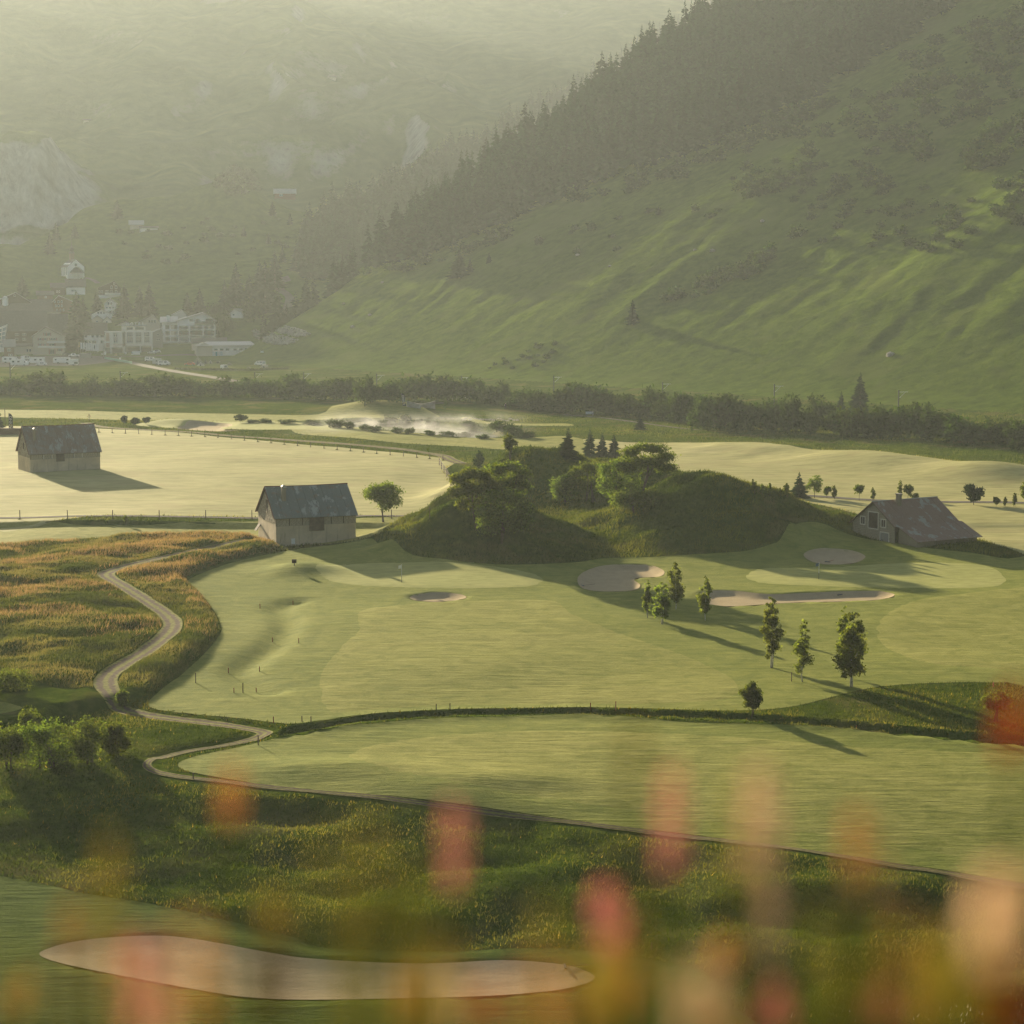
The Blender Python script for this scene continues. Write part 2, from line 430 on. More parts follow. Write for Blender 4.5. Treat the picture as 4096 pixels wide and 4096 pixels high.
def Hmacro(x, y):
    x = np.asarray(x, float); y = np.asarray(y, float)
    z = Hland(x, y)
    far = y > 480
    if np.any(far):
        xf, yf = x[far], y[far]
        zz = z[far]
        hr = hill_right(xf, yf)
        hv = np.where(yf > 900, hill_village(xf, yf), -5)
        hf = np.where(yf > 1370, hill_far(xf, yf), -50)
        hh = np.maximum(hv, hf)
        k = 2.2
        hh = k*np.logaddexp(hh/k, hr/k)
        zz = np.where(yf > 520, np.maximum(zz*(yf < 900), hh - .9), zz)
        z = z.copy(); z[far] = zz
    return z
def bowl(x, y):
    d = np.zeros(np.shape(x))
    for k, P in BUNK.items():
        s = sdist(x, y, P, 2.0); dep = {'far': .8, 'small': .45, 'front': .12}.get(k, .5)
        d = d - dep*sstep(-.05, 1.4, s) + (.04 if k == 'front' else .12)*sstep(-1.6, -.3, s)*(1-sstep(-.3, .0, s))
    s = sdist(x, y, POND, 2.0)
    d = d - 1.0*sstep(-.2, 1.5, s)
    return d

def grid_axis(segs):
    out = [segs[0][0]]
    for a, b, st in segs:
        n = max(1, int(round((b-a)/st))); out += list(np.linspace(a, b, n+1)[1:])
    return np.array(out)
def geo(a, b, s0, g):
    out = [a]; s = s0
    while out[-1] < b: out.append(out[-1]+s); s *= g
    out[-1] = b; return out
gx = np.array(sorted(set([-v for v in geo(330, 5200, 5, 1.13)] + list(grid_axis([(-330,-135,2.6),(-135,150,1.0),(150,330,2.2)])) + geo(330, 5200, 5, 1.13))))
gy = np.array([-v for v in reversed(geo(20, 700, 8, 1.25))] + list(grid_axis([(-20,14,1.0),(14,84,2.5),(84,455,.85),(455,560,1.3),(560,1320,2.6),(1320,2900,8)]))[1:] + geo(2900, 5200, 16, 1.2)[1:])
GX, GY = np.meshgrid(gx, gy)
GZ0 = Hmacro(GX.ravel(), GY.ravel()).reshape(GX.shape)          # land without bunkers
GZ = GZ0 + bowl(GX.ravel(), GY.ravel()).reshape(GX.shape)

def zat(x, y, G=None):
    """height of the modelled land at x, y (bilinear)"""
    G = GZ if G is None else G
    x = np.asarray(x, float); y = np.asarray(y, float)
    i = np.clip(np.searchsorted(gx, x)-1, 0, len(gx)-2); j = np.clip(np.searchsorted(gy, y)-1, 0, len(gy)-2)
    fx = np.clip((x-gx[i])/(gx[i+1]-gx[i]), 0, 1); fy = np.clip((y-gy[j])/(gy[j+1]-gy[j]), 0, 1)
    return (G[j,i]*(1-fx)*(1-fy)+G[j,i+1]*fx*(1-fy)+G[j+1,i]*(1-fx)*fy+G[j+1,i+1]*fx*fy)
_ts = np.concatenate([np.arange(80, 700, 1.5), np.arange(700, 3300, 4.0)])
def land(u, v):
    """point of the land seen in direction (u, v) of the 4096 px photograph"""
    u = np.atleast_1d(np.asarray(u, float)); v = np.atleast_1d(np.asarray(v, float))
    dx, dy, dz = ray(u, v)
    X = dx[:,None]*_ts; Y = dy[:,None]*_ts; Z = CAM_Z+dz[:,None]*_ts
    below = Z < zat(X, Y)
    hit = below.any(1); k = np.argmax(below, 1); k = np.where(hit, k, len(_ts)-1)
    hi = _ts[k]; lo = _ts[np.maximum(k-1, 0)]
    for _ in range(12):
        mid = (lo+hi)/2; b = CAM_Z+dz*mid < zat(dx*mid, dy*mid); hi = np.where(b, mid, hi); lo = np.where(b, lo, mid)
    return np.stack([dx*hi, dy*hi, zat(dx*hi, dy*hi)], 1), hit
def at(u, v):
    p, h = land(u, v); return Vector(p[0])
def px(y):                                       # photo pixels per metre at distance y
    return FPX / (y*_c + 0.0)

# ------------------------------------------------------------------ materials of the land
def grass_mat(name, dark, mid, light, s1=.08, s2=.9, stretch=(1,1,1), bump=.6, bdist=.12, warm=None, rot=0.0, fine=9.0, spec=0.0):
    dark, mid, light = [(c[0], c[1], c[2]*.7) for c in (dark, mid, light)]
    n = NT(name)
    w = n.coord('World'); ws = n.coord('World', stretch, (0, 0, rot))
    a = n.noise(w, s1, 4, .6, .4); b = n.noise(ws, s2, 5, .65, .3); c = n.noise(w, fine, 3, .6)
    base = n.ramp(a, [(.3, dark), (.52, mid), (.72, light)])
    c2 = n.ramp(b, [(.28, tuple(x*.66 for x in dark)), (.5, mid), (.74, tuple(min(1, x*1.18) for x in light))])
    cc = n.mix(.55, base, c2)
    if warm:
        wn_ = n.fstep(n.noise(w, s1*1.7, 3, .6, .6), .5, .68); cc = n.mix(n.math('MULTIPLY', wn_, .6), cc, warm)
    h = n.math('ADD', n.math('MULTIPLY', b, 1.0), n.math('MULTIPLY', c, .35))
    n.principled(cc, .85, n.bump(h, bump, bdist), 0, spec)
    return n.m
M = {}
M['rough'] = grass_mat('rough_grass', (.03,.055,.008), (.06,.09,.014), (.125,.145,.03), .05, .8, bump=.9, bdist=.35, warm=(.17,.14,.05))
M['slope'] = grass_mat('hillside_grass', (.05,.085,.012), (.085,.125,.02), (.125,.165,.032), .02, .22, bump=.8, bdist=.7, warm=(.115,.14,.03), fine=2.0)
M['village'] = grass_mat('village_meadow', (.045,.075,.014), (.08,.12,.024), (.12,.16,.038), .02, .2, bump=.7, bdist=.8, fine=1.5)
def mountain_mat():
    n = NT('mountain_grass'); w = n.coord('World'); a = n.noise(w, .011, 5, .6, .6); b = n.noise(w, .06, 5, .65); c = n.noise(n.coord('World', (1, 1, .3)), .12, 5, .7)
    cc = n.mix(.45, n.ramp(a, [(.34, (.028,.055,.012)), (.5, (.07,.105,.025)), (.66, (.18,.2,.06))]), n.ramp(b, [(.32, (.03,.05,.014)), (.5, (.075,.11,.028)), (.7, (.15,.175,.055))]))
    sp = n.node('ShaderNodeSeparateXYZ'); n.l.new(n.node('ShaderNodeNewGeometry').outputs['Normal'], sp.inputs[0])
    st = n.fstep(n.math('ADD', sp.outputs[2], n.math('MULTIPLY', n.math('SUBTRACT', c, .5), .3)), .82, .7)
    cc = n.mix(st, cc, n.ramp(c, [(.3, (.12,.11,.095)), (.7, (.42,.4,.36))]))
    n.principled(cc, .9, n.bump(n.math('ADD', b, c), .4, 3.0), 0, 0); return n.m
M['mountain'] = mountain_mat()
M['near'] = grass_mat('near_slope_grass', (.05,.075,.02), (.085,.11,.03), (.13,.15,.05), .4, 3, bump=.8, bdist=.1)
M['hay'] = grass_mat('hay_field', (.25,.245,.115), (.37,.345,.19), (.48,.43,.28), .06, .5, (.35,1,1), .7, .14, warm=(.36,.31,.13), spec=.035)
def fairway_mat(name, d, m, l):
    n = NT(name); w = n.coord('World'); st = n.coord('World', (.16, 1, 1), (0, 0, .12)); st2 = n.coord('World', (.1, .7, 1), (0, 0, -.1))
    a = n.noise(w, .045, 5, .6, .8); b = n.noise(st, .9, 6, .7, .5); c = n.noise(st2, 3.2, 4, .65); e = n.noise(w, 4.2, 4, .7); q = n.noise(w, .35, 5, .65, 1.0)
    c0 = n.ramp(a, [(.32, d), (.5, m), (.66, l)])
    c1 = n.ramp(b, [(.3, tuple(x*.75 for x in d)), (.52, m), (.72, tuple(x*1.2 for x in l))])
    cc = n.mix(.45, c0, c1); cc = n.mix(.28, cc, n.ramp(c, [(.35, tuple(x*.6 for x in d)), (.68, tuple(x*1.15 for x in l))])); cc = n.mix(.2, cc, n.ramp(e, [(.38, tuple(x*.55 for x in d)), (.64, tuple(x*1.3 for x in l))])); cc = n.mix(.3, cc, n.ramp(q, [(.35, tuple(x*.7 for x in d)), (.66, tuple(x*1.25 for x in l))]))
    h = n.math('ADD', n.math('ADD', n.math('MULTIPLY', b, 1.2), n.math('MULTIPLY', c, .6)), n.math('MULTIPLY', e, .25))
    n.principled(cc, .85, n.bump(h, .8, .15), 0, .018 if name != 'tee_turf' else .005); return n.m
M['fairway'] = fairway_mat('first_cut_turf', (.12,.165,.024), (.2,.225,.04), (.285,.28,.07))
M['short'] = fairway_mat('mown_fairway', (.165,.195,.03), (.25,.26,.055), (.36,.33,.1))
M['turf'] = fairway_mat('tee_turf', (.055,.095,.013), (.085,.125,.018), (.13,.16,.03))
M['green'] = grass_mat('putting_green', (.27,.29,.1), (.33,.33,.135), (.4,.38,.18), .07, 1.2, (.4,1,1), .22, .03, spec=.04)
def sand_mat():
    n = NT('bunker_sand'); w = n.coord('World'); a = n.noise(w, .6, 4, .6); b = n.noise(w, 6, 4, .6)
    c = n.ramp(a, [(.3, (.4,.31,.185)), (.7, (.5,.395,.235))]); c = n.mix(.35, c, n.ramp(b, [(.3, (.31,.235,.135)), (.7, (.51,.4,.24))]))
    h = n.math('ADD', b, n.math('MULTIPLY', n.noise(n.coord('World', (.3, 1, 1), (0, 0, .3)), 2.2, 4), .8))
    n.principled(c, .9, n.bump(h, .5, .06), 0, .02); return n.m
M['sand'] = sand_mat()
def track_mat():
    n = NT('gravel_track'); w = n.coord('World'); uv = n.coord('UV')
    sp = n.node('ShaderNodeSeparateXYZ'); n.l.new(uv, sp.inputs[0])
    ac = n.math('ABSOLUTE', n.math('SUBTRACT', sp.outputs[1], .5))
    wob = n.math('MULTIPLY', n.math('SUBTRACT', n.noise(w, 1.5, 4, .6), .5), .34)
    mid = n.fstep(n.math('ADD', ac, wob), .17, .07)
    edge = n.fstep(n.math('ADD', ac, n.math('MULTIPLY', wob, 1.4)), .3, .44)
    g = n.noise(w, 3, 5, .65)
    grav = n.ramp(g, [(.25, (.07,.05,.034)), (.5, (.115,.085,.058)), (.75, (.175,.135,.095))])
    gr = n.ramp(n.noise(w, 2.2, 3), [(.3, (.13,.14,.03)), (.7, (.26,.24,.07))])
    c = n.mix(n.math('MULTIPLY', mid, .85), grav, gr); c = n.mix(edge, c, gr)
    n.principled(c, .95, n.bump(g, .7, .05), 0, .02); return n.m
M['track'] = track_mat()
M['road'] = plain('pale_road', (.13,.115,.095), .95, var=.25, scale=.5, spec=.03)

# ------------------------------------------------------------------ the land, one continuous sheet cut into named pieces
LAYER1 = ['hayfield','back_fairway','main_fairway','lower_fairway','tee_fairway','right_field','far_fairway','pond_fairway','stream_fairway','far_green','corner_lawn']
low = np.zeros(GX.size)
for k in LAYER1:
    low = np.maximum(low, sstep(.25, 1.0, sdist(GX.ravel(), GY.ravel(), PL[k], 1.0)))
for P in BUNK.values():
    low = np.maximum(low, sstep(.25, 1.0, sdist(GX.ravel(), GY.ravel(), P, 1.0)))
GZT = GZ - .3*low.reshape(GZ.shape)
ny, nx = GX.shape
idx = np.arange(nx*ny).reshape(ny, nx)
quads = np.stack([idx[:-1,:-1], idx[:-1,1:], idx[1:,1:], idx[1:,:-1]], -1).reshape(-1, 4)
fc = np.stack([GX, GY, GZT], -1).reshape(-1, 3)
cx, cy, cz = fc[quads].mean(1).T
pp = (cx-31)*.79+(cy-717)*.61
region = np.zeros(len(quads), int)
region[(cy < 84)] = 1
hr_c = hill_right(cx, cy); hv_c = np.where(cy > 900, hill_village(cx, cy), -5); hf_c = np.where(cy > 1370, hill_far(cx, cy), -50)
region[(cy > 560) & (hr_c > 1.5) & (hr_c >= np.maximum(hv_c, hf_c))] = 2
region[(cy > 940) & (region != 2) & (hv_c >= hf_c)] = 3
region[(cy > 1370) & (region != 2) & (region != 3)] = 4
for rid, nm, mt in ((0,'ground','rough'),(1,'near_slope','near'),(2,'hillside','slope'),(3,'village_hill','village'),(4,'mountain','mountain')):
    q = quads[region == rid]
    used, inv = np.unique(q, return_inverse=True)
    me = np_mesh(nm, fc[used], inv.reshape(-1, 4), M[mt], True)
    tag(inst(nm, me), kind='structure')

def drape(name, P, mat, off, step=1.2, lower=(), soft=(), G=None, tuck=False):
    """thin sheet of mown grass, sand or gravel lying on the land, outline P in plan"""
    A = np.array(P)
    # boundary resampled
    B = []
    for a, b in zip(A, np.roll(A, -1, 0)):
        n = max(1, int(np.hypot(*(b-a))/step)); B += [tuple(a+(b-a)*i/n) for i in range(n)]
    B = np.array(B)
    keep = np.ones(len(B), bool); last = B[0]
    for i in range(1, len(B)):
        if np.hypot(*(B[i]-last)) < step*.18: keep[i] = False
        else: last = B[i]
    if np.hypot(*(B[0]-last)) < step*.18: keep[0] = True
    B = B[keep]
    xs = np.arange(A[:,0].min(), A[:,0].max(), step); ys = np.arange(A[:,1].min(), A[:,1].max(), step)
    X, Y = np.meshgrid(xs, ys); X = X.ravel()+rng.uniform(-.2,.2,X.size)*step; Y = Y.ravel()+rng.uniform(-.2,.2,Y.size)*step
    s = sdist(X, Y, [tuple(b) for b in B], step); I = np.stack([X, Y], 1)[s > step*.45]
    pts = [Vector(p) for p in np.concatenate([B, I])]
    n = len(B)
    vs, _, fs, *_r = delaunay_2d_cdt(pts, [(i, (i+1) % n) for i in range(n)], [], 1, 1e-5)
    V = np.array([(v.x, v.y) for v in vs]); F = np.array([f for f in fs if len(f) == 3])
    a, b, c = V[F[:,0]], V[F[:,1]], V[F[:,2]]
    ar = (b[:,0]-a[:,0])*(c[:,1]-a[:,1])-(b[:,1]-a[:,1])*(c[:,0]-a[:,0])
    F[ar < 0] = F[ar < 0][:, ::-1]
    cen = V[F].mean(1); F = F[in_poly(cen[:,0], cen[:,1], [tuple(b) for b in B])]
    z = zat(V[:,0], V[:,1], G) + (off if not tuck else -.02 + (off+.02)*sstep(.05, 1.3, sdist(V[:,0], V[:,1], [tuple(b) for b in B], 1.0)))
    for Q in lower: z = z - .35*sstep(.2, 1.0, sdist(V[:,0], V[:,1], Q, 1.0))
    for Q in soft: z = z - .06*sstep(1.0, 2.6, sdist(V[:,0], V[:,1], Q, 1.3))
    me = np_mesh(name, np.column_stack([V, z]), F, mat, True)
    o = tag(inst(name, me), kind='structure')
    return o
ribs = {}
def ribbon(name, line, width, mat, off, step=.8, G=None, nw=5):
    P = np.array(line); d = np.r_[0, np.cumsum(np.hypot(*np.diff(P, axis=0).T))]
    s = np.arange(0, d[-1], step); X = np.interp(s, d, P[:,0]); Y = np.interp(s, d, P[:,1])
    tx, ty = np.gradient(X), np.gradient(Y); L = np.hypot(tx, ty); nxx, nyy = -ty/L, tx/L
    wv = np.asarray(width(s)) if callable(width) else np.full(len(s), width)
    w = np.linspace(-.5, .5, nw)
    VX = X[:,None]+nxx[:,None]*w*wv[:,None]; VYY = Y[:,None]+nyy[:,None]*w*wv[:,None]
    V = np.stack([VX, VYY, zat(VX, VYY, G)+off], -1).reshape(-1, 3)
    id_ = np.arange(len(s)*nw).reshape(len(s), nw)
    F = np.stack([id_[:-1,:-1], id_[1:,:-1], id_[1:,1:], id_[:-1,1:]], -1).reshape(-1, 4)
    c = V[F]; ar = (c[:,1,0]-c[:,0,0])*(c[:,2,1]-c[:,0,1])-(c[:,1,1]-c[:,0,1])*(c[:,2,0]-c[:,0,0])
    F[ar < 0] = F[ar < 0][:, ::-1]
    me = np_mesh(name, V, F, mat, True)
    uvl = me.uv_layers.new(name='UVMap')
    UV = np.stack([np.repeat(s*.2, nw), np.tile(w+.5, len(s))], 1).astype(np.float32)
    li = np.empty(len(me.loops), np.int32); me.loops.foreach_get('vertex_index', li)
    uvl.data.foreach_set('uv', UV[li].ravel())
    return tag(inst(name, me), kind='structure')
SHORT = [fp([(670,1150),(760,1137),(900,1130),(1050,1133),(1090,1160),(1180,1195),(1300,1235),(1400,1285),(1385,1322),(1200,1330),(1000,1326),(830,1328),(700,1338),(620,1345),(592,1320),(592,1270),(630,1220),(662,1190)]), fp([(640,1425),(760,1388),(1000,1370),(1300,1380),(1600,1403),(2005,1432),(2005,1640),(1700,1600),(1400,1560),(1100,1522),(850,1492),(700,1462)]), fp([(1690,1140),(1800,1120),(2000,1110),(2000,1250),(1800,1262),(1690,1240),(1640,1190)])]
HI = list(BUNK.values())
for k in LAYER1:
    far_ = k in ('hayfield','right_field','far_fairway','pond_fairway','stream_fairway','far_green')
    mt = M['turf'] if k == 'tee_fairway' else M['short'] if k in ('back_fairway','pond_fairway','far_fairway','stream_fairway') else M['hay'] if k in ('hayfield','right_field') else M['green'] if k == 'far_green' else M['fairway']
    drape(k if k in ('hayfield',) else 'fairway' if k not in ('right_field',) else 'hayfield', PL[k], mt, .03 if k != 'far_green' else .07, 1.1 if not far_ else 1.6, lower=HI, soft=list(GREENS.values())+SHORT)
for P in SHORT: drape('fairway', P, M['short'], .06, 1.1, tuck=True)
for k, P in GREENS.items(): drape('putting_green', P, M['green'], .06, 1.1, lower=list(BUNK.values()), tuck=True)
for k, P in BUNK.items(): drape('bunker_sand', P, M['sand'], .05, .6)
ribbon('gravel_track', TRACK, lambda q: 2.15-1.35*sstep(118, 150, q)+.35*np.sin(q*.7)*.3, M['track'], .07)
ribbon('field_path', HAYPATH, 1.6, M['road'], .09)
ribbon('field_road', FIELDROAD, 2.4, M['road'], .1)
ribbon('far_track', FARPATH, 3.0, M['track'], .1)
# ------------------------------------------------------------------ vegetation: materials
def leaf_mat(name, c, var=.3, trans=.45, ns=.6, tc=None):
    n = NT(name)
    oi = n.node('ShaderNodeObjectInfo'); at_ = n.node('ShaderNodeAttribute', attribute_name='tint')
    f = n.noise(n.coord('Object'), ns, 3)
    a = tuple(x*(1-var) for x in c); b = tuple(x*(1+var) for x in c)
    cc = n.ramp(f, [(.3, a), (.7, b)])
    cc = n.mix(1.0, cc, at_.outputs['Color'], 'MULTIPLY')
    hv = n.node('ShaderNodeHueSaturation'); n.put(hv.inputs['Color'], cc)
    n.put(hv.inputs['Value'], n.math('ADD', n.math('MULTIPLY', oi.outputs['Random'], .45), .78))
    n.put(hv.inputs['Hue'], n.math('ADD', n.math('MULTIPLY', oi.outputs['Random'], .03), .485))
    out = hv.outputs[0]
    tcol = n.mix(1.0, out, tc or (1.5, 1.45, .75), 'MULTIPLY')
    n.leafy(out, trans, None, tcol); return n.m
M['leaf'] = leaf_mat('tree_leaves', (.1,.135,.024), trans=.5)
M['birch'] = leaf_mat('birch_leaves', (.13,.165,.034), trans=.55)
M['bush'] = leaf_mat('willow_leaves', (.042,.07,.012), trans=.28, ns=.35)
M['scrub'] = leaf_mat('alder_leaves', (.036,.066,.01), trans=.25, ns=.3)
M['needle'] = leaf_mat('spruce_needles', (.026,.048,.015), trans=.2, tc=(1.2,1.3,.7))
M['forest'] = leaf_mat('forest_needles', (.014,.034,.009), trans=.1, tc=(1.0,1.2,.6), ns=.2)
M['bark'] = plain('bark', (.09,.07,.05), .9, var=.4, scale=6)
def birch_bark():
    n = NT('birch_bark'); c = n.coord('Object', (3, 3, 12)); f = n.noise(c, 1.2, 4, .7)
    n.principled(n.ramp(f, [(.36, (.05,.045,.04)), (.46, (.5,.47,.42)), (.8, (.62,.6,.55))]), .7); return n.m
M['birch_bark'] = birch_bark()
def blade_mat():
    n = NT('tall_grass'); at_ = n.node('ShaderNodeAttribute', attribute_name='tint')
    n.leafy(at_.outputs['Color'], .4, None, n.mix(1.0, at_.outputs['Color'], (1.35, 1.25, .9), 'MULTIPLY')); return n.m
M['blade'] = blade_mat()

# ------------------------------------------------------------------ vegetation: meshes
def rand_quads(C, size, g, flat_=0.0):
    """leaf sprays: randomly turned quads at C"""
    n = len(C)
    a = g.normal(size=(n, 3)); a[:, 2] *= (1-flat_); a /= np.linalg.norm(a, axis=1)[:, None]
    b = g.normal(size=(n, 3)); b -= (b*a).sum(1)[:, None]*a; b /= np.linalg.norm(b, axis=1)[:, None]
    s = np.asarray(size)*g.uniform(.55, 1.2, n); a = a*s[:, None]; b = b*(s*.62)[:, None]
    V = np.stack([C-a-b*.3, C+b, C+a+b*.25, C-b*.8], 1).reshape(-1, 3)
    F = np.arange(4*n).reshape(n, 4)
    return V, F
def blob_points(blobs, n, g):
    B = np.array(blobs, float); w = (B[:,3]*B[:,4]*B[:,5])**(2/3.); k = g.choice(len(B), n, p=w/w.sum())
    d = g.normal(size=(n, 3)); d /= np.linalg.norm(d, axis=1)[:, None]
    r = g.uniform(.2, 1.0, n)**.5*(1+.25*g.normal(size=n))
    return B[k,:3] + d*B[k,3:6]*r[:, None]
def crown_mesh(name, blobs, n, size, mat, seed, flat_=0.0):
    g = np.random.default_rng(seed); C = blob_points(blobs, n, g); C[:,2] = np.maximum(C[:,2], .02)
    V, F = rand_quads(C, size, g, flat_)
    t = np.repeat(g.uniform(.6, 1.3, n), 4); tw = np.repeat(g.uniform(.9, 1.12, n), 4)
    return np_mesh(name, V, F, mat, False, np.stack([t*tw, t, t*.95], 1))
def trunk_mesh(name, H, r, blobs, mat, seed, stems=1, lean=(0, 0), frac=.8, spread=.12):
    g = np.random.default_rng(seed); mb = MB()
    for k in range(stems):
        off = Vector((g.normal()*spread, g.normal()*spread, 0)) if stems > 1 else Vector((0, 0, 0))
        top = Vector((lean[0], lean[1], H*frac)) + (Vector((g.normal(), g.normal(), 0))*H*.07*(stems > 1))
        pts = [off + (top-off)*t + Vector((g.normal(), g.normal(), 0))*H*.008*(t > 0) for t in (0, .2, .45, .7, 1)]
        pts[0].z = -.25
        mb.tube(pts, [r*1.25, r, r*.75, r*.5, r*.15], 7)
        bl = [b for i, b in enumerate(blobs) if i % stems == k]
        for b in bl[:9]:
            c = Vector(b[:3]); z0 = max(.15*H, c.z*.62); t = min(.95, z0/(H*frac)); s0 = off + (top-off)*t
            m_ = s0.lerp(c, .55) + Vector((0, 0, .04*H)); mb.tube([s0, m_, c + (c-s0)*.35], [r*.42, r*.28, r*.08], 5)
    me = bpy.data.meshes.new(name); me.from_pydata(mb.v, [], mb.f); me.materials.append(mat)
    me.polygons.foreach_set('use_smooth', [True]*len(me.polygons)); me.update(); return me
def blobs_birch(H, W, g, z0=.16):
    out = []
    for i in range(30):
        t = (i+g.uniform(.1, .9))/30; z = H*(z0+(.97-z0)*t); pr = (math.sin(math.pi*(.1+.84*t))**.65)*(1-.3*t)
        r = W/2*max(.2, pr); an = g.uniform(0, 6.28); o = r*g.uniform(.15, .8); q = g.uniform(.28, .5)
        out.append((o*math.cos(an), o*math.sin(an), z+g.normal()*H*.012, r*q, r*q, r*q*g.uniform(.7, 1.2)))
    return out
def blobs_round(H, W, g, z0=.16, k=22, D=None):
    out = []; D = D or W
    for i in range(k):
        d = g.normal(size=3); d /= np.linalg.norm(d); f = g.uniform(.3, .8); zc = H*(z0+1)/2; hz = H*(1-z0)/2
        out.append((d[0]*W/2*f, d[1]*D/2*f, zc+d[2]*hz*f, W*.19, D*.19, hz*.24))
    return out
def blobs_bush(g, k=9):                      # unit bush 1 wide, 1 high
    out = [(0, 0, .42, .36, .36, .42)]
    for i in range(k):
        an = g.uniform(0, 6.28); f = g.uniform(.15, .36); z = g.uniform(.2, .8)*(1-.4*f)
        out.append((f*math.cos(an), f*math.sin(an), z, .17, .17, .17))
    return out
def spruce_mesh(name, seed, mat, R_=.2, levels=13, m=8, bark=True, z0=.06, dens=1):
    """unit-height conifer"""
    g = np.random.default_rng(seed); V = []; F = []
    def quad(p): b = len(V); V.extend(p); F.append((b, b+1, b+2, b+3))
    for i in range(levels):
        t = i/(levels-1.); zc = z0+(.97-z0)*t**.92; r0 = R_*(1-t)**.85*(1+.15*math.sin(i*2.1))+.012
        for k in range(m if t < .75 else max(5, m-3)):
            an = g.uniform(0, 6.28); z = min(.97, zc+g.uniform(-.035, .035)); r = r0*g.uniform(.55, 1.2); dr = (.35+.25*g.random())*r; w = r*.26+.008
            d = np.array([math.cos(an), math.sin(an), 0]); s = np.array([-d[1], d[0], 0]); up = np.array([0, 0, 1.])
            a = up*z; b1 = d*r*.55+up*(z-dr*.35); c = d*r+up*(z-dr*.75+.15*r)
            quad([a-s*w*.3, b1-s*w, b1+s*w, a+s*w*.3]); quad([b1-s*w, c-s*w*.15, c+s*w*.15, b1+s*w])
            quad([a+up*.012, b1-up*w*1.1, c-up*w*.5, b1+up*w*.25])
    quad([np.array([-.01,0,.93]), np.array([.01,0,.93]), np.array([.003,0,1.01]), np.array([-.003,0,1.01])])
    V = np.array(V); F = np.array(F); g2 = np.random.default_rng(seed+1)
    t = np.repeat(g2.uniform(.65, 1.3, len(F)), 4); me = np_mesh(name, V, F, mat, False, np.stack([t, t, t], 1)); return me
def spruce_trunk(name, mat):
    mb = MB().tube([(0,0,-.03),(0,0,.3),(0,0,.95)], [.018,.014,.003], 6)
    me = bpy.data.meshes.new(name); me.from_pydata(mb.v, [], mb.f); me.materials.append(mat); me.update(); return me
SPRUCE_TRUNK = None

def tree(name, label, cat, loc, H, W, kind, seed, n, size, leaf='leaf', bark='bark', group=None, stems=1, blobs=None, lean=(0,0), r=None, frac=.8, flat_=0.0, spread=.12, rz=0.0):
    g = np.random.default_rng(seed)
    if blobs is None: blobs = blobs_birch(H, W, g) if kind == 'birch' else blobs_round(H, W, g)
    e = tag(empty(name, loc, rz), label, cat, group)
    inst('trunk', trunk_mesh('trunk', H, r or (.009 if kind == 'birch' else .014)*H, blobs, M[bark], seed+1, stems, lean, frac, spread), parent=e)
    inst('crown', crown_mesh('crown', blobs, int(n*(1.2 if kind == 'birch' else 1.7)), size*.72, M[leaf], seed+2, flat_), parent=e)
    return e
def conifer(name, label, cat, loc, H, me, group=None, w=1.0, rz=0.0):
    global SPRUCE_TRUNK
    if SPRUCE_TRUNK is None: SPRUCE_TRUNK = spruce_trunk('trunk', M['bark'])
    e = tag(empty(name, loc, rz), label, cat, group)
    inst('trunk', SPRUCE_TRUNK, sc=(H, H, H), parent=e); inst('crown', me, sc=(H*w, H*w, H), parent=e); return e
SPN = [spruce_mesh('crown', 100+i, M['needle'], .24, 17, 12) for i in range(3)]
SPF = [spruce_mesh('forest_spruce', 120+i, M['forest'], .22+.025*(i % 3), 14, 11) for i in range(6)]
def h_at(u, vb, vt):                            # base point on the land and real height of something spanning vb..vt
    p = at(u, vb); return p, (vb-vt)*p.y*_c/FPX*1.0

# ---- trees by the greens
def put(name, label, cat, ub, vb, vt, wpx, kind, seed, n, size, **kw):
    p, H = h_at(ub*K, vb*K, vt*K); W = wpx*K*p.y/FPX; H *= 1.1 if kind == 'round' else 1.0
    return tree(name, label, cat, p, H, W, kind, seed, n, size, **kw)
put('maple_tree','broad maple standing alone on the mown grass beside the stone barn','tree',724,985,897,84,'round',301,2600,.3,stems=2,frac=.75)
put('birch_tree','tall slender birch, leftmost of the three trees in a row on the fairway','tree',1455,1260,1117,52,'birch',311,2600,.2,leaf='birch',bark='birch_bark',stems=2)
put('birch_tree','thin airy birch in the middle of the three trees in a row on the fairway','tree',1514,1287,1161,52,'birch',312,1500,.19,leaf='birch',bark='birch_bark')
put('birch_tree','full dark birch with twin trunks, rightmost on the fairway','tree',1606,1296,1148,76,'birch',313,3600,.22,leaf='birch',bark='birch_bark',stems=2)
put('birch_tree','pointed slender birch just behind the full dark birch','tree',1591,1277,1138,44,'birch',314,1500,.2,leaf='birch',bark='birch_bark')
put('birch_tree','tall drooping birch behind the clump next to the kidney bunker','tree',1275,1150,1057,44,'birch',315,1500,.22,leaf='birch',bark='birch_bark')
put('birch_tree','dense many-stemmed birch in front of the kidney bunker','tree',1249,1178,1094,46,'birch',316,1700,.22,leaf='birch',bark='birch_bark',stems=3)
put('birch_tree','small birch at the left end of the clump by the kidney bunker','tree',1221,1166,1093,26,'birch',317,900,.2,leaf='birch',bark='birch_bark',stems=3)
put('birch_tree','narrow dark birch at the left end of the long bunker','tree',1331,1171,1083,36,'birch',318,1200,.22,leaf='birch',bark='birch_bark')
put('shrub','bushy young tree growing out of the ditch bank below the birches','shrub',1418,1351,1284,46,'round',319,1800,.2,stems=2,frac=.6)
